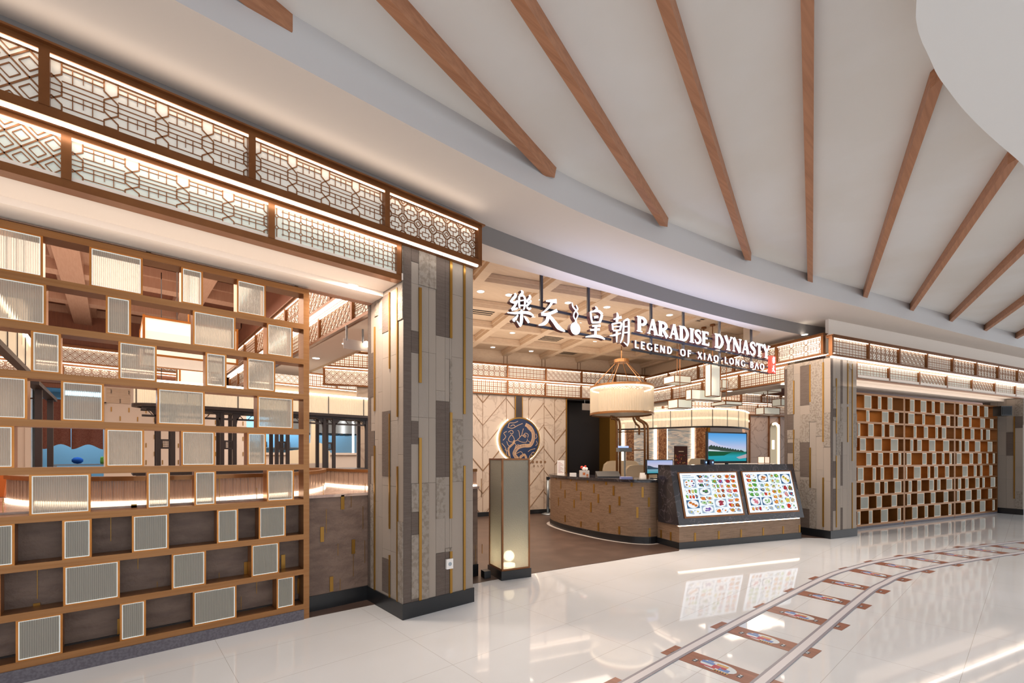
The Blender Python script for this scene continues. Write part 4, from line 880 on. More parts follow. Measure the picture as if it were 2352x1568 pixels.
G = {
'P': (.70, [([(.16,0),(.16,1)],[.25,.25]),([(.0,.025),(.36,.025)],[.06,.06]),([(.0,.97),(.3,.97)],[.06,.08]),([(.2,.93),(.44,.92),(.58,.73),(.44,.52),(.22,.49)],[.12,.15,.25,.15,.09])]),
'A': (.76, [([(.1,0),(.37,.99)],[.09,.12]),([(.38,1.0),(.62,0)],[.2,.27]),([(.2,.33),(.54,.33)],[.09,.09]),([(.0,.025),(.2,.025)],[.05,.05]),([(.46,.025),(.76,.025)],[.05,.05])]),
'D': (.82, [([(.16,0),(.16,1)],[.25,.25]),([(.0,.025),(.3,.025)],[.06,.08]),([(.0,.97),(.3,.97)],[.06,.08]),([(.2,.94),(.46,.91),(.66,.5),(.46,.09),(.2,.06)],[.1,.16,.26,.16,.1])]),
'I': (.36, [([(.17,0),(.17,1)],[.25,.25]),([(.0,.025),(.34,.025)],[.06,.06]),([(.0,.97),(.34,.97)],[.06,.06])]),
'S': (.62, [([(.52,.74),(.46,.92),(.28,.96),(.12,.8),(.2,.62),(.42,.46),(.5,.26),(.36,.06),(.16,.05),(.05,.26)],[.05,.1,.13,.19,.24,.25,.2,.13,.1,.05])]),
'E': (.66, [([(.16,0),(.16,1)],[.25,.25]),([(.0,.95),(.54,.95)],[.08,.12]),([(.2,.52),(.46,.52)],[.08,.1]),([(.0,.05),(.6,.06)],[.08,.13]),([(.54,.98),(.52,.78)],[.08,.02]),([(.57,.02),(.6,.26)],[.1,.02])]),
'Y': (.74, [([(.1,1),(.36,.46)],[.26,.22]),([(.66,1),(.38,.46)],[.09,.12]),([(.36,.5),(.36,0)],[.24,.24]),([(.2,.025),(.52,.025)],[.06,.06]),([(.0,.975),(.26,.975)],[.05,.05]),([(.54,.975),(.76,.975)],[.05,.05])]),
'N': (.82, [([(.1,0),(.1,1)],[.1,.1]),([(.1,.98),(.66,.02)],[.26,.24]),([(.7,0),(.7,1)],[.1,.1]),([(.0,.025),(.22,.025)],[.05,.05]),([(.58,.975),(.82,.975)],[.05,.05])]),
'T': (.68, [([(.33,0),(.33,1)],[.25,.25]),([(.02,.94),(.64,.94)],[.13,.13]),([(.16,.025),(.5,.025)],[.06,.06]),([(.04,.95),(.0,.72)],[.1,.02]),([(.62,.95),(.66,.72)],[.1,.02])]),
'L': (.5, [([(.12,0),(.12,1)],[.17,.17]),([(.1,.05),(.5,.05)],[.11,.11])]),
'G': (.72, [([(.62,.82),(.42,.95),(.18,.8),(.1,.5),(.18,.2),(.42,.05),(.62,.14),(.62,.44)],[.06,.1,.16,.19,.16,.1,.12,.15])]),
'O': (.78, [([(.38,.96),(.14,.8),(.1,.5),(.14,.2),(.38,.04),(.62,.2),(.66,.5),(.62,.8),(.38,.96)],[.1,.15,.18,.15,.1,.15,.18,.15,.1])]),
'F': (.5, [([(.12,0),(.12,1)],[.17,.17]),([(.1,.95),(.48,.95)],[.11,.11]),([(.1,.54),(.42,.54)],[.1,.1])]),
'X': (.62, [([(.06,1),(.56,0)],[.18,.18]),([(.54,1),(.06,0)],[.1,.1])]),
'B': (.58, [([(.12,0),(.12,1)],[.17,.17]),([(.14,.95),(.38,.92),(.44,.74),(.34,.55),(.14,.53)],[.1,.12,.15,.11,.08]),([(.14,.53),(.4,.5),(.48,.27),(.36,.07),(.14,.05)],[.08,.12,.16,.12,.1])]),
}
G['R'] = (.78, G['P'][1] + [([(.32,.5),(.66,.0)],[.17,.25])])
thin = {'E': (.5, [([(.12,0),(.12,1)],[.17,.17]),([(.1,.95),(.48,.95)],[.11,.11]),([(.1,.52),(.42,.52)],[.1,.1]),([(.1,.05),(.5,.05)],[.11,.11])]),
 'N': (.7, [([(.1,0),(.1,1)],[.13,.13]),([(.1,.98),(.56,.02)],[.17,.17]),([(.58,0),(.58,1)],[.13,.13])]),
 'D': (.7, [([(.12,0),(.12,1)],[.17,.17]),([(.14,.95),(.42,.9),(.58,.5),(.42,.1),(.14,.05)],[.1,.13,.18,.13,.1])]),
 'I': (.3, [([(.12,0),(.12,1)],[.17,.17])]), 'A': (.66, [([(.06,0),(.31,1)],[.12,.13]),([(.31,1),(.6,0)],[.15,.18])])}
for k in 'LGOFXB': thin[k] = G[k]
def word(txt, font, u0, u1, z, h, name='letter', gap=0.02):
    tot = sum(font[c][0] for c in txt) + gap*(len(txt)-1); s_ = (u1 - u0)/tot; u = u0
    for c in txt:
        adv, st = font[c]
        sign_piece(name, [([(u + x*s_, z + y*h) for x, y in pts], [q*(s_*.6 + h*.4) for q in wd]) for pts, wd in st], dep=0.06 if h > 0.15 else 0.04)
        u += (adv + gap)*s_
word('PARADISE', G, 1.70, 3.41, 3.308, 0.222); word('DYNASTY', G, 3.55, 5.23, 3.306, 0.232)
for wtxt, a, c in (('LEGEND', 1.672, 2.50), ('OF', 2.69, 2.955), ('XIAO', 3.125, 3.69), ('LONG', 3.855, 4.46), ('BAO', 4.62, 5.08)):
    word(wtxt, thin, a, c, 3.068 + (a - 1.67)*0.005, 0.108, gap=0.24)
b = MB(); b.box(SF, 5.27, 5.44, -0.06, 0.0, 3.045, 3.37); sb = b.build('seal', M['signred'], t)
f = MB()
for k, (dz, sc) in enumerate(((3.27, 0.24), (3.11, 0.26))):
    src = HAN['le'] if k == 0 else HAN['tian']; c0 = (-0.32, 3.28) if k == 0 else (0.15, 3.29)
    for pts, wd in src: f.ribbon(SF, [(5.36 + (x-c0[0])*sc, dz + 0.02 + (z-c0[1])*sc*1.25) for x, z in pts], [q*sc*1.1 for q in wd], -0.066, -0.06)
f.build('lettering', M['white_led'], sb)

# ================================================================ floor lantern
LF = Frame(3.507, 4.19, -14.3); LW = 0.385
t = thing('floor_lantern', 'tall square glass floor lantern with brass frame standing on black base', 'floor lantern', LF.p(LW/2, LW/2, 0))
b = MB(); b.box(LF, -0.012, LW+0.012, -0.012, LW+0.012, 0, 0.11); b.build('base', M['black'], t)
b = MB(); q = 0.020
for u in (0, LW - q):
    for v in (0, LW - q): b.box(LF, u, u+q, v, v+q, 0.11, 1.465)
for z in (0.11, 1.445):
    for v in (0, LW - q): b.box(LF, q, LW-q, v, v+q, z, z+q)
    for u in (0, LW - q): b.box(LF, u, u+q, q, LW-q, z, z+q)
b.build('frame', M['bronze'], t)
for k in range(4):
    b = MB()
    if k == 0: b.box(LF, q, LW-q, 0.006, 0.012, 0.13, 1.445)
    if k == 1: b.box(LF, q, LW-q, LW-.012, LW-.006, 0.13, 1.445)
    if k == 2: b.box(LF, 0.006, 0.012, q, LW-q, 0.13, 1.445)
    if k == 3: b.box(LF, LW-.012, LW-.006, q, LW-q, 0.13, 1.445)
    b.build('pane', M['rain'], t)
b = MB(); c = LF.p(LW/2, LW/2, 0.115); b.lathe(c, [(0.075, 0), (0.075, 0.03), (0.04, 0.04)], 16); b.build('lamp', glow('lantern lamp', (1, 0.85, 0.62, 1), 30), t)
d = bpy.data.lights.new('lantern_light', 'POINT'); d.energy = 16; d.color = (1, .84, .62); d.shadow_soft_size = .07; o = bpy.data.objects.new('lantern_light', d); COL.objects.link(o); o.location = LF.p(LW/2, LW/2, 0.24)
b = MB(); b.box(LF, -0.16, -0.075, 0.16, 0.27, 0.005, 0.09); tag(b.build('cable_box', M['blackplastic']), 'small black cable box on the floor left of the floor lantern', 'cable box')

# ================================================================ reception counter and menu lightbox counter
def path_hit(path, px, py):
    d = sight(px, py); best = None
    for a, c in zip(path, path[1:]):
        ex, ey = c[0]-a[0], c[1]-a[1]; den = d[0]*ey - d[1]*ex
        if abs(den) < 1e-9: continue
        tt = (a[0]*ey - a[1]*ex)/den; s_ = (a[0]*d[1] - a[1]*d[0])/den
        if 0 <= s_ <= 1 and tt > 0 and (best is None or tt < best[0]): best = (tt, ex, ey)
    if not best: return None
    tt, ex, ey = best; return tt*d[0], tt*d[1], CAMH + tt*d[2], math.degrees(math.atan2(ey, ex))
CP = smooth([(7.9, 7.25), (7.35, 7.08), (7.05, 6.72), (6.80, 6.11), (6.67, 5.5), (6.61, 5.0), (6.66, 4.55), (6.82, 4.28), (7.07, 4.24)], None, 8)
t = thing('reception_counter', 'curved reception counter clad in tan slate with black marble top', 'reception counter', (7.3, 5.6, 0))
L1, R1 = offs(CP, 1.0)
inner = [(7.95, 6.75)] + [(x, y) for x, y in [(7.75, 6.55), (7.55, 6.0), (7.4, 5.4), (7.35, 4.9), (7.4, 4.5)]]
b = MB(); b.plan(CP + [(7.4, 4.24)] + inner[::-1], 0.12, 1.045); b.build('body', M['tanstone'], t)
CT, CTi = offs(CP, 0.07)
top = CTi if CTi[20][0] < CP[20][0] else CT
b = MB(); b.plan(list(top) + [(7.5, 4.22)] + inner[::-1], 1.045, 1.092); b.build('worktop', M['blackmarble'], t)
b = MB(); b.band([(x*0.999 + 0.012, y) for x, y in CP], 0.03, 0.0, 0.12); b.build('skirting', M['black'], t)
b = MB()
for (x0, x1, y0, y1) in ((955,965,478,562),(1000,1010,575,660),(930,943,655,740),(1122,1133,495,583),(1167,1178,595,683),(1098,1106,678,765),(1305,1318,513,607),(1352,1364,618,712),(1275,1285,706,810),(1513,1527,532,635),(1573,1590,643,740),(1475,1485,735,820),(1000,1012,843,915),(1168,1180,908,965),(1352,1364,920,1010),(1572,1588,960,1055),(1700,1722,498,540),(1815,1838,545,655),(1880,1905,655,755),(1760,1783,757,870),(1890,1910,980,1080),(902,912,450,466),(1062,1072,462,482),(1240,1250,475,500),(1435,1447,490,522)):
    xm = 1080 + (x0+x1)/2/4.6125; h0 = path_hit(CP, xm, 1000 + y0/4.6125); h1 = path_hit(CP, xm, 1000 + y1/4.6125)
    if h0 and h1:
        Fi = Frame(h0[0], h0[1], h0[3]); b = MB(); b.box(Fi, -0.018, 0.018, -0.006, 0.006, max(h1[2], 0.13), min(h0[2], 1.04)); b.build('gold_inlay', M['gold'], t)
LO, RO = offs(CP, 0.16)
wl = RO if RO[20][0] < CP[20][0] else LO
b = MB()
for i in range(len(CP)-1): b.face([(CP[i][0], CP[i][1], 0.0055), (CP[i+1][0], CP[i+1][1], 0.0055), (wl[i+1][0], wl[i+1][1], 0.0055), (wl[i][0], wl[i][1], 0.0055)])
struct(b.build('trim_5', mat('white floor border', '#d8cfc9', 0.3)))

t = thing('menu_counter', 'order counter with two lit picture menus under black marble', 'order counter', KF.p(1.36, 0.2, 0))
KW = 2.73
b = MB(); b.box(KF, 0.0, KW, 0.0, 0.62, 0.105, 0.36); b.box(KF, 0.0, KW, 0.06, 0.62, 0.36, 0.40)
b.build('body', M['tanstone'], t)
b = MB(); b.box(KF, -0.01, KW+.01, -0.01, 0.63, 0, 0.105); b.build('skirting', M['black'], t)
for u in (0.30, 0.80, 1.29, 1.80, 2.28, 2.69): b = MB(); b.box(KF, u, u+.035, -0.006, 0.01, 0.11, 0.245); b.build('gold_inlay', M['gold'], t)
for v in (0.18, 0.42): b = MB(); b.box(KF, -0.006, 0.01, v, v+.035, 0.11, 0.245); b.build('gold_inlay', M['gold'], t)
b = MB(); b.side(KF, [(-0.05, 0.385), (0.17, 1.345), (0.46, 1.345), (0.46, 0.385)], -0.045, KW+.03); b.build('hood', M['blackmarble'], t)
b = MB(); b.box(KF, 0.0, KW - .02, 0.0, 0.03, 0.362, 0.378); b.build('led_strip', M['led'], t)
def KP(u, s, off=0.0):
    nx, nz = -0.976, 0.2184
    return KF.p(u, -0.05 + 0.22*s + nx*off, 0.385 + 0.96*s + nz*off)
def kquad(b, u0, s0, u1, s1, off, mi=0, th=0.004):
    b.prism([KP(u0, s0, off), KP(u1, s0, off), KP(u1, s1, off), KP(u0, s1, off)], [KP(u0, s0, off+th), KP(u1, s0, off+th), KP(u1, s1, off+th), KP(u0, s1, off+th)], mi)
def kell(b, uc, sc, ru, rs, off, mi, n=12, ph=0.0, th=0.0025, jag=0.0, rnd=None):
    P_ = []
    for k in range(n):
        r_ = 1 + (rnd.uniform(-jag, jag) if rnd else 0); P_.append((uc + ru*r_*math.cos(2*math.pi*k/n + ph), sc + rs*r_*math.sin(2*math.pi*k/n + ph)))
    b.prism([KP(u, s, off) for u, s in P_], [KP(u, s, off+th) for u, s in P_], mi)
PALN = {'w': '#f4f7fb', 'n': '#4a6a8c', 'r': '#c8402e', 'o': '#d9813c', 'g': '#5da24a', 'p': '#7a5ea8', 'y': '#d8c45a', 'b': '#8a5a3c', 'k': '#33404e', 'd': '#a03a4a', 'l': '#b9d4a8', 'm': '#d87f8c', 't': '#c9b08a', 'h': '#9fb4c8'}
PAL = [glow('menu ' + k, lin(v), 1.0) for k, v in PALN.items()]; PI = {k: i for i, k in enumerate(PALN)}
MENU = [
 [['T', 'B:nrgobyp', 'P:wryg', 'P:grrn', 'S:ooo', 'P:hw'], ['P:kh', 'P:mh', 'P:kh', 'B:tgk', 'P:ot', 'P:ll', 'B:ppp'], ['P:wb', 'P:gp', 'P:lgm', 'P:wob', 'P:yob', 'B:dbd', 'P:ow'], ['P:or', 'P:do', 'P:oo', 'P:mr', 'P:lh', 'P:mo', 'P:rb', 'P:oh']],
 [['P:rw', 'P:rg', 'P:yg', 'P:gg', 'P:gg', 'B:mdm', 'P:ord'], ['B:obo', 'P:hy', 'P:ny', 'P:lry', 'B:wlg', 'P:wh'], ['P:lg', 'P:ll', 'P:tw', 'P:oy', 'P:ot', 'P:ol', 'P:hl'], ['S:yyy', 'P:db', 'P:mn', 'P:yt', 'P:rw']]]
for sc_, (U0, U1) in enumerate(((0.08, 1.355), (1.445, 2.66))):
    S0_, S1_ = 0.11, 0.875
    b = MB(); kquad(b, U0, S0_, U1, S1_, 0.0, 0, 0.012); fr = b.build('menu_screen', M['bronze'], t)
    fr['label'] = ['left lit picture menu with blue heading', 'right lit picture menu'][sc_]
    b = MB(); kquad(b, U0+.035, S0_+.03, U1-.03, S1_-.02, 0.012, 0, 0.002); b.build('lit_panel', glow('lit menu panel %d' % sc_, (0.80, 0.90, 1.0, 1), 1.25), fr)
    b = MB(); rr = random.Random(sc_ + 2); O = 0.0145
    u0, u1, s0, s1 = U0 + .06, U1 - .05, S0_ + .05, S1_ - .05
    cw = (u1 - u0)/4
    for ci, colm in enumerate(MENU[sc_]):
        a = u0 + ci*cw + 0.02; c = u0 + (ci+1)*cw - 0.015
        hts = [{'T': 0.7, 'P': 1.0, 'B': 2.1, 'S': 2.0}[r[0]] for r in colm]; tot = sum(hts); s = s1
        for r, h in zip(colm, hts):
            dh = (s1 - s0)*h/tot; z0, z1 = s - dh*0.88, s - dh*0.06; cols_ = r[2:]; mid = (z0+z1)/2
            if r[0] == 'T':
                for k in range(8): kquad(b, a + k*.022, mid + .012, a + .014 + k*.022, z1, O, PI['n'], .001)
                for k in range(11): kquad(b, a + k*.022, z0, a + .013 + k*.022, mid - .002, O, PI['h'], .001)
            elif r[0] == 'P':
                n = len(cols_); pw = (c - a)/n
                for k, cc in enumerate(cols_):
                    x0 = a + k*pw + .004; x1 = a + (k+1)*pw - .004
                    b.prism([KP(x0, z1, O), KP(x0 + (x1-x0)*.6, z1, O), KP(x0, z0 + (z1-z0)*.5, O)], [KP(x0, z1, O+.001), KP(x0 + (x1-x0)*.6, z1, O+.001), KP(x0, z0 + (z1-z0)*.5, O+.001)], PI['n' if rr.random() < .5 else 'h'])
                    b.prism([KP(x1, z0, O), KP(x1, z1 - (z1-z0)*.4, O), KP(x1 - (x1-x0)*.5, z0, O)], [KP(x1, z0, O+.001), KP(x1, z1 - (z1-z0)*.4, O+.001), KP(x1 - (x1-x0)*.5, z0, O+.001)], PI['k' if rr.random() < .4 else 'h'])
                    kell(b, (x0+x1)/2, mid, (x1-x0)*.48, (z1-z0)*.48, O+.001, PI['w'])
                    kell(b, (x0+x1)/2, mid, (x1-x0)*.42, (z1-z0)*.44, O+.0035, PI[cc], 9, rr.random(), jag=.25, rnd=rr)
                    kell(b, (x0+x1)/2 + .004, mid + (z1-z0)*.06, (x1-x0)*.17, (z1-z0)*.2, O+.006, PI[rr.choice('yrgtlo')], 6, rr.random(), jag=.3, rnd=rr)
            else:
                kquad(b, a, z0, c, z1, O, PI['n' if r[0] == 'S' or rr.random() < .4 else 'h'], .001)
                uc = (a+c)/2; kell(b, uc, mid, (c-a)*.44, (z1-z0)*.48, O+.001, PI['w'], 18)
                if r[0] == 'S':
                    for k, cc in enumerate(cols_):
                        kell(b, uc + (k-1)*(c-a)*.2, mid - (k-1)*(z1-z0)*.18, (c-a)*.13, (z1-z0)*.15, O+.004, PI[cc], 10, .4); kell(b, uc + (k-1)*(c-a)*.2, mid - (k-1)*(z1-z0)*.18 + .01, (c-a)*.06, (z1-z0)*.05, O+.0065, PI['b'], 8)
                elif len(cols_) > 4:
                    for k, cc in enumerate(cols_): kell(b, uc + (c-a)*.3*math.cos(k*.9), mid + (z1-z0)*.33*math.sin(k*.9), (c-a)*.075, (z1-z0)*.085, O+.004, PI[cc], 8)
                else:
                    for k in range(11): kell(b, uc + rr.uniform(-.18, .18)*(c-a), mid + rr.uniform(-.22, .22)*(z1-z0), (c-a)*.1, (z1-z0)*.1, O+.004+.0008*k, PI[rr.choice(cols_)], 6, rr.random(), jag=.3, rnd=rr)
            kquad(b, a + .01, s - dh*.955, a + (c-a)*.55, s - dh*.925, O, PI['h'], .001)
            s -= dh
        if ci: kquad(b, u0 + ci*cw - .002, s0, u0 + ci*cw + .002, s1, O, PI['h'], .001)
    b.build('dish_photos', PAL, fr)
# ================================================================ dragon disc and wall lettering
t = thing('dragon_disc', 'round navy wall disc with golden dragon tracery below a dark vertical band', 'wall ornament', NF.p(-0.71, 0, 1.91))
cu, cz, R_ = -0.71, 1.905, 0.53
def circ(r, n=48, a0=0.0): return [(cu + r*math.cos(a0 + 2*math.pi*k/n), cz + r*math.sin(a0 + 2*math.pi*k/n)) for k in range(n)]
b = MB(); b.outline(NF, circ(R_), -0.085, -0.06); b.build('plate', mat('navy lacquer', '#16264a', 0.25), t)
b = MB(); o_, i_ = circ(R_ + 0.03), circ(R_ - 0.002)
for k in range(48):
    k2 = (k+1) % 48; b.outline(NF, [o_[k], o_[k2], i_[k2], i_[k]], -0.095, -0.06)
b.build('rim', M['gold'], t)
b = MB(); o_, i_ = circ(R_ + 0.065), circ(R_ + 0.035)
for k in range(48):
    if 8 < k < 16: continue
    k2 = (k+1) % 48; b.outline(NF, [o_[k], o_[k2], i_[k2], i_[k]], -0.02, -0.008)
b.build('halo_light', glow('halo light', (1, 0.84, 0.62, 1), 4), t)
b = MB(); b.box(NF, -0.79, -0.62, -0.02, 0.015, 2.44, 3.0); b.build('band', M['darkwood'], t)
b = MB(); b.box(NF, -0.81, -0.79, -0.025, 0.015, 2.42, 3.0); b.box(NF, -0.62, -0.60, -0.025, 0.015, 2.42, 3.0); b.build('band_edge', M['gold'], t)
# dragon: drawn in disc units (x right, y up)
DR = [([(-.12,-.95),(-.3,-.7),(-.1,-.4),(.25,-.3),(.55,-.28),(.72,.0),(.72,.35),(.55,.62),(.3,.75)], .15), ([(.0,-.9),(.25,-.75),(.35,-.95)], .09), ([(-.55,-.8),(-.6,-.45),(-.35,-.2),(-.3,-.05)], .07)]
LN = [[(.3,.1),(.1,.2),(-.05,.05),(-.12,-.02),(.1,-.12),(.35,-.12),(.42,.05)], [(.18,.2),(.3,.32),(.45,.25),(.42,.1)], [(.1,.18),(.15,.42),(.2,.55)], [(.0,.12),(-.05,.4),(-.12,.45)], [(.22,.18),(.28,.24),(.34,.18),(.28,.13),(.22,.18)],
 [(-.9,-.05),(-.75,.12),(-.85,.3),(-.7,.38)], [(-.62,.35),(-.45,.45),(-.35,.36),(-.42,.27),(-.52,.32)], [(-.66,.6),(-.4,.55),(-.1,.7),(.15,.8)], [(-.62,.62),(-.55,.8),(-.3,.82),(-.1,.9)], [(-.5,.65),(-.35,.72),(-.25,.65)],
 [(-.62,.0),(-.45,.22),(-.3,.02),(-.35,-.12),(-.55,-.1),(-.62,.0)], [(-.7,-.1),(-.6,-.3),(-.4,-.3),(-.28,-.1),(-.1,-.02)], [(-.95,-.2),(-.75,-.45),(-.7,-.8)], [(-.3,-.15),(-.2,-.3),(-.28,-.45)],
 [(.45,-.05),(.6,-.2),(.5,-.3),(.3,-.22)], [(.3,-.2),(.42,-.36),(.5,-.33)], [(-.25,-.35),(-.1,-.26),(.05,-.32)], [(.62,-.7),(.75,-.62),(.8,-.75),(.68,-.8),(.62,-.72)], [(.45,-.6),(.6,-.5),(.85,-.45)], [(.5,-.9),(.6,-.75),(.72,-.9)], [(.88,.3),(.93,.15),(.85,.05)], [(.9,-.05),(.95,-.2),(.86,-.3)], [(-.2,-.7),(.05,-.6),(.15,-.72),(.02,-.8)], [(-.8,-.5),(-.6,-.62),(-.5,-.9)], [(.3,.75),(.5,.5),(.62,.65)], [(.4,.72),(.58,.42),(.7,.55)]]
b = MB()
D2 = lambda p: (cu + p[0]*R_*.96, cz + p[1]*R_*.96)
for pts, wd in DR:
    sm = smooth(pts, None, 6)
    L_, Q_ = offs(sm, wd)
    for e_ in (L_, Q_): b.ribbon(NF, [D2(p) for p in e_[::3]], [.012]*len(e_[::3]), -0.09, -0.085)
    for k in range(0, len(sm)-1):
        for f_ in (.2, .5, .8):
            p = (L_[k][0]*f_ + Q_[k][0]*(1-f_), L_[k][1]*f_ + Q_[k][1]*(1-f_)); c_ = D2(p)
            b.outline(NF, [(c_[0] + .013*math.cos(a*math.pi/3 + k), c_[1] + .013*math.sin(a*math.pi/3 + k)) for a in range(6)], -0.088, -0.085)
for pts in LN: b.ribbon(NF, [D2(p) for p in pts], [.013]*len(pts), -0.09, -0.085)
b.build('dragon_tracery', mat('pale gold enamel', '#d0a985', 0.4, 0.3), t)
t = thing('wall_lettering', 'small brown letters on the marble wall right behind the floor lantern', 'lettering', NF.p(-0.15, 0, 1.25))
for i, ch in enumerate('BAO'):
    b = MB()
    for pts, wd in (thin.get(ch) or G[ch])[1]: b.ribbon(NF, [(-0.29 + i*.105 + x*.08, 1.20 + y*.06) for x, y in pts], [q*.05 for q in wd], 0.012, 0.019)
    b.build('letter', M['groove'], t)
for i in range(4): b = MB(); b.outline(NF, [(-0.30 + i*.115 + .035*math.cos(a*math.pi/4), 1.335 + .035*math.sin(a*math.pi/4)) for a in range(8)], 0.012, 0.019); b.build('character', M['groove'], t)
# exit sign in the dark recess
t = thing('hanging_plate_sign', 'small clear sign plate hanging at the top of the dark recess', 'sign', NF.p(1.3, -0.05, 2.85))
b = MB(); b.box(NF, 1.12, 1.5, -0.06, -0.05, 2.72, 2.90); b.build('plate', mat('grey acrylic', '#8d8580', 0.15), t)
for u in (1.2, 1.42): b = MB(); b.tube([NF.p(u, -0.055, 2.9), NF.p(u, -0.055, 3.0)], 0.006, 6); b.build('hanger', M['metalgrey'], t)

# ================================================================ drum chandelier
c = at_depth(1427.5, 900, 10.4); cxy = (c[0], c[1])
t = thing('drum_chandelier', 'large reeded glass drum chandelier hanging over the reception counter', 'chandelier', (cxy[0], cxy[1], 2.42))
b = MB(); b.lathe((cxy[0], cxy[1], 3.62), [(0.0, 0), (0.17, 0), (0.17, 0.07), (0.0, 0.07)], 20); b.build('canopy_plate', M['brass'], t)
b = MB(); b.tube([(cxy[0], cxy[1], 3.69), (cxy[0], cxy[1], 4.12)], 0.012, 6); b.build('chain', M['brass'], t)
for k in range(6):
    a = k*math.pi/3 + .3; b = MB(); b.tube([(cxy[0] + .12*math.cos(a), cxy[1] + .12*math.sin(a), 3.63), (cxy[0] + .66*math.cos(a), cxy[1] + .66*math.sin(a), 3.06)], 0.009, 6); b.build('suspension_rod', M['brass'], t)
b = MB(); n = 160
prof = [(0.70 + (0.009 if k % 2 else -0.009)) for k in range(n)]
for (z0, z1) in ((2.47, 3.04),):
    rg0 = [(cxy[0] + prof[k]*math.cos(2*math.pi*k/n), cxy[1] + prof[k]*math.sin(2*math.pi*k/n)) for k in range(n)]
    b.wall(rg0, z0, z1, 0, True)
b.build('glass_drum', M['drumglass'], t)
b = MB(); b.lathe((cxy[0], cxy[1], 2.5), [(0.5, 0), (0.5, 0.46)], 40, cap=False); b.build('inner_shade', M['ivory'], t)
b = MB(); b.lathe((cxy[0], cxy[1], 3.0), [(0.66, 0), (0.695, 0), (0.695, 0.03), (0.66, 0.03), (0.66, 0)], 48, cap=False); b.build('light_ring', M['ledsoft'], t)
for z in (2.42, 3.035):
    b = MB(); b.lathe((cxy[0], cxy[1], z), [(0.67, 0), (0.715, 0), (0.715, 0.045), (0.67, 0.045), (0.67, 0)], 48, cap=False); b.build('brass_ring', M['brass'], t)
b = MB(); b.lathe((cxy[0], cxy[1], 2.45), [(0.0, 0), (0.66, 0), (0.66, 0.01), (0.0, 0.01)], 40); b.build('diffuser', M['ivory'], t)

# ================================================================ cluster of box lanterns
def pend(label, x0, y0, x1, y1, dep, ang, depth_m, ceil=4.115, stem=True, top_px=None):
    """box lantern whose near face spans the given sight lines at that distance"""
    c = at_depth((x0+x1)/2, (y0+y1)/2, dep); F = Frame(c[0], c[1], ang)
    (ua, _), (ub, _) = hitF(F, 0, x0, y0), hitF(F, 0, x1, y1); za = hitF(F, 0, (x0+x1)/2, y1)[1]; zb = hitF(F, 0, (x0+x1)/2, y0)[1]
    t = thing('box_lantern', label, 'pendant lantern', (c[0], c[1], za), 'box lanterns of the hanging cluster')
    b = MB(); b.box(F, ua+.006, ub-.006, 0.006, depth_m-.006, za+.006, zb-.006); b.build('shade', M['boxglow'], t)
    b = MB(); q = 0.014
    for u in (ua, ub-q):
        for v in (0, depth_m-q): b.box(F, u, u+q, v, v+q, za, zb)
    for z in (za, zb-q):
        for v in (0, depth_m-q): b.box(F, ua+q, ub-q, v, v+q, z, z+q)
        for u in (ua, ub-q): b.box(F, u, u+q, q, depth_m-q, z, z+q)
    b.build('frame', M['bronze'], t)
    if stem:
        m = F.p((ua+ub)/2, depth_m/2, 0); b = MB(); b.tube([(m[0], m[1], zb), (m[0], m[1], ceil)], 0.009, 6); b.build('rod', M['bronze'], t)
        b = MB(); b.lathe((m[0], m[1], ceil-.03), [(0, 0), (.05, 0), (.05, .03), (0, .03)], 12); b.build('ceiling_cap', M['bronze'], t)
M['boxglow'] = mat('greenish white lantern glass', '#e3e6d6', 0.35, emit=(1.0, 0.95, 0.80, 1), es=0.22)
pend('flat box lantern highest left in the cluster under the hanging sign', 1549, 862, 1588, 879, 9.6, -19, .34)
pend('box lantern lowest left in the cluster, beside the drum chandelier', 1557, 916, 1590, 937, 9.4, -19, .30)
pend('widest box lantern in the middle of the cluster', 1588, 895, 1658, 919, 9.2, -19, .16)
pend('tall upright box lantern of the cluster', 1633, 835, 1655, 910, 9.0, -19, .16)
pend('small box lantern just right of the tall upright one', 1658, 871, 1673, 892, 9.9, -19, .24)
pend('flat box lantern right of centre, below the tall upright one', 1667, 921, 1705, 930, 9.6, -19, .40)
pend('box lantern at the right of the cluster, near the far pillar', 1755, 935, 1792, 952, 10.0, -19, .22, 3.0)
pend('pale flat box lantern beneath the beam left of the far pillar', 1755, 890, 1796, 899, 10.6, -19, .5, 2.95)
pend('box lantern half hidden by the far pillar', 1794, 915, 1812, 932, 11.0, -19, .25, 2.95)

# ================================================================ brass pipes behind the counter
def pipes(label, xs, dep, top, bend):
    c = at_depth(xs[0][1], 1000, dep); t = thing('brass_pipe_stand', label, 'pipe stand', (c[0], c[1], 0))
    for (xt, xb, dd) in xs:
        p = [at_depth(xt, top, dep+dd), at_depth(xt+1, top+8, dep+dd), at_depth((xt+xb)/2 - 3, bend-6, dep+dd), at_depth((xt+xb)/2+5, bend-1, dep+dd), at_depth(xb-1, bend+5, dep+dd), at_depth(xb, bend+14, dep+dd)]
        q = at_depth(xb, bend+14, dep+dd); b = MB(); b.tube(smooth(p) + [(q[0], q[1], 0.02)], 0.026, 10); b.build('pipe', M['brass'], t, True)
    return t
ta = pipes('pair of bent brass pipes rising at the left behind the reception counter', [(1404, 1417, 0), (1409, 1424, .1)], 10.8, 954, 966)
tb = pipes('group of bent brass pipes rising behind the counter monitor', [(1462, 1481, 0), (1467, 1488, .1)], 10.9, 954, 972)
for py_, tt in ((992, ta), (1034, ta)):
    b = MB(); b.tube([at_depth(1417, py_, 10.8), at_depth(1481, py_-1, 10.9)], 0.012, 8); b.build('cross_bar', M['brass'], tt)
p = [at_depth(1454, 954, 11.1), at_depth(1456, 964, 11.1), at_depth(1462, 974, 11.1), at_depth(1468, 980, 11.1), at_depth(1468, 998, 11.1)]
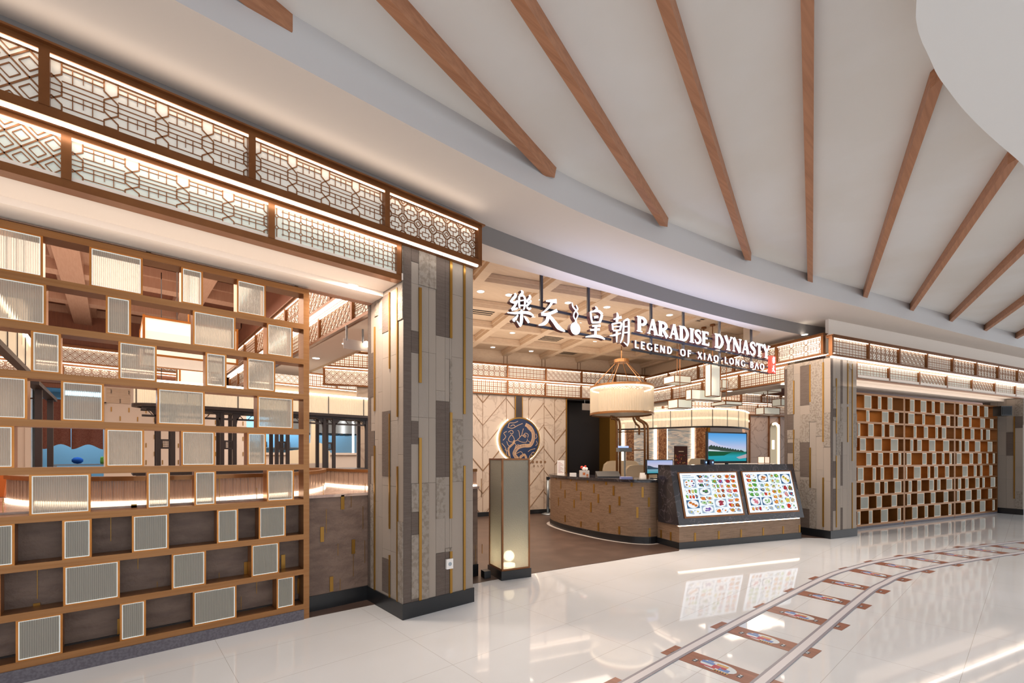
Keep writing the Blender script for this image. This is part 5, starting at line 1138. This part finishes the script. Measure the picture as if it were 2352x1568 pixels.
b = MB(); b.tube(smooth(p), 0.024, 10); b.build('pipe', M['brass'], tb, True)

# ================================================================ dining room beyond the counter
AF = Frame(*at_depth(1500, 1000, 15.0)[:2], -19.0)
def au(px): return hitF(AF, 0, px, 1000)[0]
def agate_mat():
    m = mat('blue grey banded agate', '#a9aeb2', 0.3); nt = m.node_tree; N = nt.nodes.new; K = nt.links.new
    tc = N('ShaderNodeTexCoord'); mp = N('ShaderNodeMapping'); mp.inputs['Scale'].default_value = (0.6, 0.6, 5.0); K(tc.outputs['Object'], mp.inputs[0])
    nz = N('ShaderNodeTexNoise'); nz.inputs['Scale'].default_value = 2.2; nz.inputs['Detail'].default_value = 5; nz.inputs['Distortion'].default_value = 0.8; K(mp.outputs[0], nz.inputs['Vector'])
    rp = N('ShaderNodeValToRGB'); e = rp.color_ramp.elements; e[0].position = .3; e[0].color = lin('#5f6d7c'); e[1].position = .7; e[1].color = lin('#d9c9b6')
    for p_, c_ in ((.42, '#9aa3a8'), (.5, '#cfc4b8'), (.57, '#7a8794')): x = e.new(p_); x.color = lin(c_)
    K(nz.outputs[0], rp.inputs[0]); K(rp.outputs[0], nt.nodes['Principled BSDF'].inputs['Base Color']); return m
M['agate'] = agate_mat(); M['brownmarble'] = veined('brown emperador marble', '#6a4229', '#a37a52', 9, 0.0, 0.06, 0.2)
b = MB(); b.box(AF, au(1398), au(1630), 0.02, 0.1, 0, 2.62, 0); struct(b.build('wall_dining', M['agate']))
for k, (a, c) in enumerate(((1434, 1452), (1508, 1527), (1594, 1618))):
    b = MB(); b.box(AF, au(a), au(c), -0.10, 0.02, 0, 2.55)
    tag(b.build('marble_pilaster', M['brownmarble']), ['leftmost brown marble pilaster of the blue banded wall, behind the brass pipes', 'middle brown marble pilaster of the blue banded wall, behind the monitor', 'rightmost brown marble pilaster of the blue banded wall, left of the television'][k], 'pilaster', 'brown marble pilasters')
for k, (a, c) in enumerate(((1429, 1433), (1452, 1454.5), (1503, 1507), (1528.5, 1532), (1589.5, 1593.5))):
    b = MB(); b.box(AF, au(a), au(c), -0.03, 0.02, 0.1, 2.5)
    tag(b.build('led_strip', M['ledsoft']), '%s vertical lit strip on the blue banded dining wall, counted from the left' % ordn[k], 'light strip', 'lit strips of the banded wall')
b = MB(); b.box(AF, au(1619), au(1625), -0.12, 0.02, 0, 2.6); tag(b.build('gold_post', M['gold']), 'flat gold post between brown pilaster and television', 'post')
cp_ = [at_depth(x, 980, d)[:2] for x, d in ((1385, 14.4), (1400, 14.3), (1440, 14.0), (1490, 13.6), (1540, 13.2), (1600, 12.8), (1645, 12.75), (1685, 13.0), (1708, 13.4), (1719, 14.0))]
cp_ = smooth([tuple(q) for q in cp_])
canopy('wide curved lit glass canopy in the dining room behind the counter', cp_, 2.33, 2.80, 0.5, zc=4.0)
b = MB(); b.band([(x*1.03, y*1.03) for x, y in cp_], 0.05, 2.56, 2.62); tag(b.build('led_strip', M['ledsoft']), 'second bright strip inside the wide dining room canopy', 'light strip')
EF = Frame(*at_depth(1740, 1000, 15.2)[:2], -19.0)
def eu(px): return hitF(EF, 0, px, 1000)[0]
b = MB(); b.box(EF, eu(1712), eu(1850), 0.02, 0.12, 0, 2.95); struct(b.build('wall_dining_right', M['pinkmarble']))
b = MB()
for x in (1722, 1766.5, 1790.5, 1806): b.box(EF, eu(x)-.018, eu(x)+.018, -0.02, 0.03, 0, 2.85)
b.box(EF, eu(1721), eu(1807), -0.02, 0.03, 2.83, 2.87); tag(b.build('brass_trim', M['bronze']), 'brass edging on the pale pink marble wall right of the television', 'wall trim')
t = thing('arched_mirror', 'arched mirror with a lit edge on the pink marble wall by the far pillar', 'mirror', EF.p(eu(1778), 0, 0.9))
a0, a1 = eu(1768.5), eu(1789); cm = (a0+a1)/2; rw = (a1-a0)/2
arch = [(a0, 0.7), (a1, 0.7)] + [(cm + rw*math.cos(k*math.pi/10), 2.4 + rw*1.1*math.sin(k*math.pi/10)) for k in range(11)]
b = MB(); b.outline(EF, arch, -0.01, 0.02); b.build('glass', mat('smoky mirror', '#a9987c', 0.12, 0.8), t)
arcp = [(a1 - .04, 0.9)] + [(cm + (rw-.04)*math.cos(k*math.pi/10), 2.4 + (rw-.04)*1.1*math.sin(k*math.pi/10)) for k in range(8)]
b = MB(); b.ribbon(EF, arcp, [.07]*len(arcp), -0.035, -0.012); b.build('lit_edge', M['ledsoft'], t)
b = MB(); b.box(EF, eu(1773), eu(1777), -0.03, -0.012, 1.72, 2.02); b.build('wall_lamp', M['ledsoft'], t)
# side counter, table lamp, television, monitor
SCF = Frame(*at_depth(1744, 1066, 9.3)[:2], -20.5)
b = MB(); b.box(SCF, -0.9, 0.56, 0.0, 0.4, 0.0, 1.30); b.box(SCF, -0.92, 0.58, -0.02, 0.42, 1.30, 1.335); tag(b.build('side_counter', M['white']), 'white side counter behind the lit menus, left of the far pillar', 'counter')
c = SCF.p(0.36, 0.2, 1.335); t = thing('table_lamp', 'small square table lamp on the white side counter', 'table lamp', c)
TF = Frame(c[0], c[1], -19); b = MB(); b.box(TF, -.08, .08, -.08, .08, 1.335, 1.345); b.build('base', M['bronze'], t)
b = MB(); b.box(TF, -.075, .075, -.075, .075, 1.346, 1.47); b.build('shade', M['lampglow'], t)
b = MB()
for u in (-.08, .07):
    for v in (-.08, .07): b.box(TF, u, u+.01, v, v+.01, 1.345, 1.475)
b.build('frame', M['bronze'], t)
def grad(name, stops):
    m = bpy.data.materials.new(name); m.use_nodes = True; nt = m.node_tree; nt.nodes.clear(); N = nt.nodes.new; K = nt.links.new
    e = N('ShaderNodeEmission'); o = N('ShaderNodeOutputMaterial'); tc = N('ShaderNodeTexCoord'); sp = N('ShaderNodeSeparateXYZ'); rp = N('ShaderNodeValToRGB')
    K(tc.outputs['Generated'], sp.inputs[0]); K(sp.outputs[2], rp.inputs[0]); K(rp.outputs[0], e.inputs[0]); K(e.outputs[0], o.inputs[0])
    el = rp.color_ramp.elements; el[0].position, el[0].color = stops[0][0], lin(stops[0][1]); el[1].position, el[1].color = stops[-1][0], lin(stops[-1][1])
    for p_, c_ in stops[1:-1]: x = el.new(p_); x.color = lin(c_)
    return m
def display(name, label, cat, px0, py0, px1, py1, dep, ang, stops, hills, stand_z):
    c = at_depth((px0+px1)/2, (py0+py1)/2, dep); F = Frame(c[0], c[1], ang); ua, zb = hitF(F, 0, px0, (py0+py1)/2)[0], hitF(F, 0, (px0+px1)/2, py0)[1]
    ub, za = hitF(F, 0, px1, (py0+py1)/2)[0], hitF(F, 0, (px0+px1)/2, py1)[1]; t = thing(name, label, cat, (c[0], c[1], stand_z)); q = (ub-ua)*.025
    b = MB(); b.box(F, ua, ub, 0, .045, za, zb); b.build('casing', M['blackplastic'], t)
    b = MB(); b.box(F, ua+q, ub-q, -.003, 0, za+q*1.6, zb-q); s_ = b.build('screen', grad(name + ' picture', stops), t)
    W_, H_ = ub-ua-2*q, zb-za-2.6*q; u0, z0 = ua+q, za+q*1.6
    b = MB(); mats = []
    for i, (col, pts) in enumerate(hills):
        mats.append(glow(name + ' hill %d' % i, lin(col), 1.0)); b.outline(F, [(u0 + x*W_, z0 + y*H_) for x, y in pts], -.0045 - .001*i, -.004 - .001*i, i)
    b.build('scenery', mats, s_)
    b = MB(); m = (ua+ub)/2; b.box(F, m-.03, m+.03, .01, .04, stand_z + .012, za + .02); b.box(F, m-.14, m+.14, -.06, .10, stand_z, stand_z + .012); b.build('stand', M['blackplastic'], t)
    return F
trees = [(0, .40), (0, .52)] + [(.04 + k*.035, .60 - k*.008 + (.045 if k % 2 else 0) - .05) for k in range(24)] + [(.93, .36), (.93, .33), (.5, .35)]
display('television', 'wide television showing a lake behind the lit menus', 'television', 1624.5, 992, 1716, 1063.5, 8.75, -19,
        [(0.0, '#2a9aa6'), (0.18, '#2f9fae'), (0.33, '#1f6a4e'), (0.36, '#b8d0dc'), (0.5, '#b9c2e4'), (0.75, '#7fb4e8'), (1.0, '#4f9ee0')],
        [('#c9cbe4', [(0, .5), (0, .78), (.12, .70), (.3, .58), (.6, .5)]), ('#3a4a40', trees), ('#20563a', [(0, .18), (0, .36), (.62, .33), (.4, .2)]), ('#d6dde6', [(0, .36), (0, .42), (.15, .40), (.3, .38), (.25, .36)]), ('#b9a8b0', [(.72, .14), (1, .26), (1, .12), (.8, .08)])], 1.30)
display('monitor', 'computer monitor with a lake picture on the reception counter', 'monitor', 1485, 1055, 1546, 1089, 8.1, -19,
        [(0.0, '#3f9aa8'), (0.3, '#7fa8bc'), (0.5, '#c9c4d8'), (0.8, '#b7bce0'), (1.0, '#9fb2dc')],
        [('#3a4a5a', [(0, .30), (0, .60), (.1, .58), (.25, .46), (.5, .38), (.7, .34), (.4, .30)]), ('#8a98a8', [(.45, .36), (.8, .44), (1, .46), (1, .36)])], 1.092)
t = thing('poster_stand', 'dark poster with dishes on a stand beyond the counter', 'poster', at_depth(1563, 1046, 10.6))
c = at_depth(1563, 1046, 10.6); F = Frame(c[0], c[1], -19)
ua, ub = hitF(F, 0, 1549, 1046)[0], hitF(F, 0, 1579, 1046)[0]; za, zb = hitF(F, 0, 1563, 1068)[1], hitF(F, 0, 1563, 1024)[1]
b = MB(); b.box(F, ua, ub, 0, .012, za, zb); b.build('board', mat('maroon print', '#43241f', 0.4), t)
b = MB(); rr = random.Random(9)
for k in range(46):
    u, z = rr.uniform(ua+.02, ub-.02), za + (zb-za)*rr.uniform(.03, .55); r_ = rr.uniform(.008, .02)
    b.outline(F, [(u + r_*math.cos(a), z + r_*math.sin(a)) for a in (0, 1.05, 2.1, 3.14, 4.19, 5.24)], -.002 - .0001*k, 0, rr.randrange(3))
b.build('print', [mat('print red', '#8a2f26', .4), mat('print ochre', '#a9814a', .4), mat('print purple', '#5a2a38', .4)], t)
b = MB(); b.box(F, (ua+ub)/2 - .07, (ua+ub)/2 + .08, -.003, 0, za + (zb-za)*.70, za + (zb-za)*.735); b.build('title', M['cream'], t)
b = MB(); b.box(F, (ua+ub)/2-.015, (ua+ub)/2+.015, .012, .03, 0.02, zb-.05); b.box(F, (ua+ub)/2-.15, (ua+ub)/2+.15, -.12, .15, 0.004, .02); b.build('stand', M['blackplastic'], t)
for k, (x, lb) in enumerate(((1621, 'small black box with blue light left of the television'), (1636, 'small black box with blue light under the television corner'))):
    c = at_depth(x, 1062, 8.1); F = Frame(c[0], c[1], -19); t = thing('desk_speaker', lb, 'speaker', (c[0], c[1], 1.345), 'black boxes on the menu counter')
    b = MB(); b.box(F, -.045, .045, 0, .08, 1.345, 1.43); b.build('casing', M['blackplastic'], t)
    b = MB(); b.ball(F.p(.01, -.004, 1.38), .018, 8, 0, (1, .4, 1)); b.build('blue_light', glow('blue light', (.15, .3, 1, 1), 5), t)
# cream booth seats
for k, (x, w_, dep, ztop, lb) in enumerate(((1430, .62, 12.6, 1.36, 'cream curved booth seat left behind the brass pipes'), (1476, .55, 11.6, 1.26, 'cream curved seat behind the monitor'), (1604, .4, 13.4, 1.42, 'cream curved seat back right of the poster'))):
    c = at_depth(x, 1070, dep); t = thing('booth_seat', lb, 'booth seat', (c[0], c[1], 0), 'cream booth seats')
    F = Frame(c[0], c[1], -19); w_ = w_*.95
    prof = [(-w_, .45), (-w_, ztop-.25), (-w_*.93, ztop-.1), (-w_*.75, ztop-.02), (-w_*.5, ztop), (w_*.5, ztop), (w_*.75, ztop-.02), (w_*.93, ztop-.1), (w_, ztop-.25), (w_, .45)]
    b = MB(); b.outline(F, prof, 0, .1); b.build('back', M['cream'], t)
    b = MB(); b.box(F, -w_*.95, w_*.95, .1, .6, .38, .48); b.build('seat', M['cream'], t)
    b = MB(); b.box(F, -w_*.98, w_*.98, 0, .6, .0, .38); b.build('base', M['bronze'], t)

# ================================================================ things on the reception counter
def cpos(px, py): return on_z(px, py, 1.092)
CF = lambda px, py: Frame(*cpos(px, py), -41.2)
F = CF(1288, 1090); t = thing('menu_card_stand', 'white printed card in a clear stand at the left end of the reception counter', 'card stand', F.p(0, 0, 1.092))
b = MB(); b.box(F, -.075, .075, 0, .006, 1.10, 1.40); b.build('card', M['white'], t)
b = MB()
for k in range(9): b.box(F, -.055, .055 - .03*(k % 3), -.002, 0, 1.13 + k*.028, 1.138 + k*.028)
b.build('print', mat('pink print', '#b98a86', .5), t)
b = MB(); b.box(F, -.085, .085, -.03, .05, 1.092, 1.10); b.build('foot', mat('clear acrylic', '#d8d4d0', .1), t)
F = CF(1335, 1094); t = thing('tip_box', 'clear box of small cards on the reception counter left of the dark tray', 'box', F.p(0, 0, 1.092))
b = MB(); b.box(F, -.02, .16, 0, .12, 1.092, 1.21); b.build('box', mat('pale box', '#cfc8c2', .25), t)
b = MB(); b.box(F, .03, .08, -.002, 0, 1.12, 1.17); b.box(F, .10, .14, -.002, 0, 1.10, 1.14); b.build('print', mat('orange print', '#c9763f', .5), t)
c = F.p(0.05, 0.06, 0); t = thing('figurine', 'small red and white figurine on top of the clear counter box', 'figurine', (c[0], c[1], 1.21))
b = MB(); b.ball((c[0]+.02, c[1], 1.245), .035, 10, 0, (1.2, 1.2, 1)); b.ball((c[0]+.06, c[1]-.03, 1.24), .03, 10); b.build('body', M['white'], t, True)
b = MB(); b.ball((c[0]-.01, c[1]+.03, 1.27), .03, 10); b.ball((c[0]+.05, c[1]-.01, 1.285), .024, 8); b.build('red_head', mat('red lacquer', '#c8321f', .35), t, True)
F = CF(1318, 1094); b = MB(); b.box(F, -.07, .05, .0, .09, 1.092, 1.16); tag(b.build('paper_stack', M['white']), 'stack of white paper slips on the counter below the red figurine', 'paper stack')
F = CF(1390, 1096); b = MB(); b.side(F, [(0, 1.092), (.25, 1.092), (.25, 1.20), (.22, 1.20), (.03, 1.11), (0, 1.11)], -.14, .30); tag(b.build('black_tray', M['blackplastic']), 'slanted black tray on the reception counter behind the clear box', 'tray')
F = CF(1440, 1100); b = MB(); b.box(F, -.1, .1, 0, .12, 1.092, 1.13); tag(b.build('blue_paper_pad', mat('pale blue paper', '#8f96c9', .6)), 'pale blue paper pad on the counter left of the monitor', 'paper pad')
F = CF(1478, 1098); b = MB(); b.side(F, [(0, 1.092), (.1, 1.092), (.05, 1.19)], -.05, .05); tag(b.build('tent_card', M['white']), 'white folded tent card on the counter beside the monitor', 'tent card')
F = CF(1490, 1104); b = MB(); b.box(F, -.16, .12, 0, .1, 1.092, 1.11); tag(b.build('keyboard', M['blackplastic']), 'black keyboard lying before the monitor on the counter', 'keyboard')
c = at_depth(1437, 1028, 10.3); F = Frame(c[0], c[1], -19); t = thing('price_display', 'small display with a blue top light standing behind the reception counter', 'display', (c[0], c[1], 1.2))
b = MB(); b.box(F, -.17, .17, 0, .12, c[2]-.09, c[2]+.0); b.build('body', M['metalgrey'], t)
b = MB(); b.box(F, -.17, .08, 0, .05, c[2]+.0, c[2]+.04); b.build('blue_bar', glow('blue bar', (.35, .45, 1, 1), 1.6), t)
b = MB(); b.box(F, .0, .03, .04, .07, .004, c[2]-.09); b.build('pole', M['metalgrey'], t)
# stanchion
c = (8.32, 8.12); t = thing('queue_post', 'steel queue barrier post standing before the marble wall', 'queue post', (c[0], c[1], 0))
b = MB(); b.lathe((c[0], c[1], .004), [(0, 0), (.17, 0), (.17, .02), (.06, .05), (0, .05)], 24); b.build('base', M['metalgrey'], t, True)
b = MB(); b.lathe((c[0], c[1], .05), [(0, 0), (.034, 0), (.034, .88), (0, .88)], 16); b.build('pole', M['metalgrey'], t, True)
b = MB(); b.lathe((c[0], c[1], .89), [(0, 0), (.042, 0), (.042, .07), (0, .07)], 16); b.build('head', M['blackplastic'], t)
b = MB(); b.band([(c[0]+.03, c[1]-.01), (c[0]+.6, c[1]-.2)], .004, .90, .95); b.build('belt', mat('dark blue belt', '#2a3358', .7), t)
# loudspeaker on the right pillar
t = thing('loudspeaker', 'black loudspeaker on a bracket high on the rightmost pillar', 'loudspeaker', RF.p(7.3, -.1, 2.5))
c = at_depth(2314, 943, 12.0); F = Frame(c[0], c[1], -30)
a0, a1 = hitF(F, 0, 2302, 943)[0], hitF(F, 0, 2326, 943)[0]
c2 = RF.p(7.55, 0.25, 0)
SF2 = Frame(*RF.p(7.33, 0.30, 0)[:2], -40)
u0, z1 = hitF(SF2, 0, 2300, 932); u1, z0 = hitF(SF2, 0, 2325, 954)
b = MB(); b.box(SF2, u0, u1, 0, .2, z0, z1); b.build('casing', M['blackplastic'], t)
b = MB(); b.box(SF2, u0+.02, u1-.02, -.006, 0, z0+.02, z1-.02); b.build('grille', mat('dark grille', '#24262a', .8), t)
b = MB(); b.tube([SF2.p((u0+u1)/2, .2, (z0+z1)/2), RF.p(7.92, .35, (z0+z1)/2+.05)], .015, 6); b.build('bracket', M['blackplastic'], t)

# ================================================================ recessed lights, vents
def downlight(x, y, z, label, r=0.05):
    t = thing('downlight', label, 'recessed light', (x, y, z), 'round recessed ceiling lights')
    b = MB(); b.lathe((x, y, z - .006), [(0, 0), (r, 0), (r, .006), (0, .006)], 16); b.build('lens', M['lens'], t)
    b = MB(); b.lathe((x, y, z - .009), [(r, 0), (r + .012, 0.004), (r + .012, .009), (r, .009), (r, 0)], 16, cap=False); b.build('rim', M['white'], t)
M['lens'] = glow('downlight lens', (1, .90, .76, 1), 9)
DL = [(1104, 669, 4.12, 'recessed light nearest to the left light box corner, above the vent'), (1169, 677, 4.12, 'recessed light touching the top left of the first Chinese character'), (1239, 686, 4.12, 'recessed light left of the leftmost sign rod'), (1305, 695, 4.12, 'recessed light just above the dumpling emblem of the sign'), (1394, 705, 4.12, 'recessed light above the last Chinese character'),
 (1538, 723, 4.12, 'recessed light between the third and fourth sign rods'), (1225, 726, 4.12, 'recessed light between the first and second Chinese characters'), (1337, 739, 4.12, 'recessed light left of the third Chinese character'), (1177, 764, 4.12, 'recessed light below the first Chinese character'), (1132, 797, 4.12, 'recessed light lowest at the left, just above the back wall'),
 (1220, 806, 4.12, 'recessed light second lowest, above the marble back wall'), (1368, 783, 4.12, 'recessed light under the third Chinese character'), (1469, 754, 4.12, 'recessed light behind the first English letter'), (1547, 800, 4.12, 'recessed light between the two lines of English letters'),
 (1848, 768, 3.79, 'recessed light in the soffit just left of the far pillar light box'), (1676, 898, 2.93, 'recessed light under the right beam, beside the box lanterns'), (1800, 882, 2.93, 'recessed light under the right beam, next to the far pillar'),
 (726, 822, 3.05, 'recessed light under the beam right beside the left screen post'), (795, 789, 3.05, 'recessed light beside the clear glass plate under the left beam'), (808, 656.5, 3.10, 'recessed light in the cream soffit over the left screen, by the broad pillar'), (2319, 925, 2.90, 'recessed light in the soffit at the far right end')]
for x, y, z, lb in DL:
    p = on_z(x, y, z - .004); downlight(p[0], p[1], z, lb, .055)
for x, y, lb in ((1107, 711, 'air vent nearest to the left pillar in the coffered ceiling'), (1268, 775, 'air vent below the second Chinese character in the ceiling'), (1307, 808, 'air vent farthest back, near the chandelier chain'), (1607, 725, 'air vent above the English letters in the ceiling')):
    p = on_z(x, y, 4.11); F = Frame(p[0], p[1], -19); t = thing('air_vent', lb, 'air vent', (p[0], p[1], 4.1), 'square ceiling air vents')
    b = MB(); b.box(F, -.26, .26, -.26, .26, 4.105, 4.118); b.build('backing', M['blackplastic'], t)
    b = MB()
    for (a, c, d, e_) in ((-.30, .30, -.30, -.25), (-.30, .30, .25, .30), (-.30, -.25, -.25, .25), (.25, .30, -.25, .25)): b.box(F, a, c, d, e_, 4.095, 4.118)
    b.build('frame', M['tanceil'], t)
    b = MB()
    for k in range(5): b.side(F, [(-.25 + k*.1, 4.098), (-.24 + k*.1, 4.098), (-.18 + k*.1, 4.106), (-.19 + k*.1, 4.106)], -.25, .25)
    b.build('slat', M['tanceil'], t)
# clear plate with spotlights under the left beam
c = at_depth(822, 785, 5.55); F = Frame(c[0], c[1], 0); t = thing('hanging_plate_sign', 'clear hanging plate with small spot lamps under the left beam, beside the broad pillar', 'sign', (c[0], c[1], 2.95))
b = MB(); b.box(F, -.18, .20, -.01, 0.0, 2.78, 2.90); b.build('plate', mat('clear acrylic plate', '#d9cfc8', .08), t)
for u in (-.14, .06): b = MB(); b.tube([F.p(u, -.005, 2.88), F.p(u, -.005, 3.06)], .012, 6); b.build('hanger', M['metalgrey'], t)
b = MB(); b.ball(F.p(.08, -.06, 2.86), .04, 10); b.build('spot_lamp', M['ledsoft'], t, True)
# fire sprinkler on sign side and cap
# ================================================================ railway track decals on the floor
LR = [(1.2, 1.75), (2.0, 1.75), (3.23, 1.755), (4.73, 1.735), (5.957, 1.705), (6.677, 1.675), (7.134, 1.625), (7.977, 1.475), (8.639, 1.30), (9.509, 1.02), (10.686, 0.60), (12.1, 0.05), (13.5, -0.55)]
RRr = [(1.2, 1.19), (2.2, 1.185), (3.9, 1.18), (5.477, 1.185), (6.4, 1.175), (6.837, 1.14), (7.356, 1.09), (8.069, 0.935), (8.931, 0.675), (10.137, 0.26), (11.2, -0.17), (12.6, -0.78)]
t_w = mat('white rail decal', '#d9d6da', .35); t_g = mat('grey rail decal', '#8f8c97', .35); t_b = wood('brown sleeper decal', '#9a5f47', '#7e4a36', .35, (30, 2, 2)); t_k = mat('dark print', '#3a3f4c', .4)
for path, lb in ((LR, 'left white and grey rail of the railway decal on the floor'), (RRr, 'right white and grey rail of the railway decal on the floor')):
    pt = smooth(path, None, 6); t = thing('rail_decal', lb, 'floor decal', (pt[0][0], pt[0][1], 0))
    for wd, m_, nm, z in ((.09, t_g, 'grey_edge', .0045), (.05, t_w, 'white_band', .0055)):
        L_, Q_ = offs(pt, wd); b = MB()
        for k in range(len(pt)-1): b.prism([(L_[k][0], L_[k][1], .0025), (L_[k+1][0], L_[k+1][1], .0025), (Q_[k+1][0], Q_[k+1][1], .0025), (Q_[k][0], Q_[k][1], .0025)], [(L_[k][0], L_[k][1], z), (L_[k+1][0], L_[k+1][1], z), (Q_[k+1][0], Q_[k+1][1], z), (Q_[k][0], Q_[k][1], z)])
        b.build(nm, m_, t)
SL_ = [((2.45, 1.86), (2.43, 1.08)), ((3.235, 1.858), (3.22, 1.08)), ((4.03, 1.85), (3.99, 1.068)), ((4.86, 1.81), (4.80, 1.066)), ((5.67, 1.80), (5.61, 1.062)), ((6.46, 1.785), (6.38, 1.04)), ((7.32, 1.67), (7.17, 0.97)), ((8.05, 1.545), (7.92, 0.84)), ((8.84, 1.34), (8.70, 0.63)), ((9.60, 1.10), (9.46, 0.39)), ((10.44, 0.83), (10.26, 0.14)), ((11.05, 0.56), (10.86, -0.12)), ((11.8, 0.24), (11.55, -0.42))]
LG = [('white', '#dfe8ea', 'oval'), ('blue', '#4f74b8'), ('red', '#b8434a'), ('yellow', '#d9b04a')]
lgm = [mat('decal white', '#d5dee4', .35), mat('decal blue', '#5f86c4', .35), mat('decal red', '#b4404e', .35), mat('decal ochre', '#cf9f4e', .35), t_k]
for k, (A_, B_) in enumerate(SL_):
    dx, dy = B_[0]-A_[0], B_[1]-A_[1]; l = math.hypot(dx, dy); F = Frame(A_[0], A_[1], math.degrees(math.atan2(dy, dx))); hw = .105
    t = thing('sleeper_decal', '%s brown sleeper of the floor railway decal, counted from the near end' % ordn[k] if k < 12 else 'farthest brown sleeper of the floor railway decal', 'floor decal', (A_[0], A_[1], 0), 'brown sleepers of the floor railway decal')
    b = MB(); b.box(F, 0, l, -hw, hw, 0.0008, 0.002); b.build('plank', t_b, t)
    b = MB(); c0 = l*.5
    b.plan([F.p(c0 + .13*math.cos(a*math.pi/9)*(1.0 if a < 5 or a > 13 else .95), .072*math.sin(a*math.pi/9), 0)[:2] for a in range(18)], .002, .0026, 0)
    def bx(u0, u1, v0, v1, mi, z=.003): b.plan([F.p(c0+u0, v0, 0)[:2], F.p(c0+u1, v0, 0)[:2], F.p(c0+u1, v1, 0)[:2], F.p(c0+u0, v1, 0)[:2]], .0026, z, mi)
    bx(-.12, -.03, -.005, .03, 1); bx(-.03, .03, -.035, .015, 2); bx(.02, .09, -.045, -.005, 1, .0033); bx(-.11, .0, -.055, -.035, 2); bx(.0, .1, -.075, -.055, 3); bx(-.02, .06, .02, .045, 3); bx(-.09, -.05, .035, .06, 1); bx(.03, .06, -.02, .015, 2, .0036)
    for q in range(5): bx(.01 + q*.018, .018 + q*.018, -.075, -.058, 4, .0036)
    b.build('train_print', lgm, t)
    b = MB()
    for u in (.05, .22, l - .24, l - .07):
        b.box(F, u, u + .03, -.05, .0, .002, .0028, 0)
        for v in (-.042, -.015): b.box(F, u + .008, u + .022, v, v + .014, .0028, .0034, 1)
    b.build('bolt_print', [t_k, lgm[0]], t)
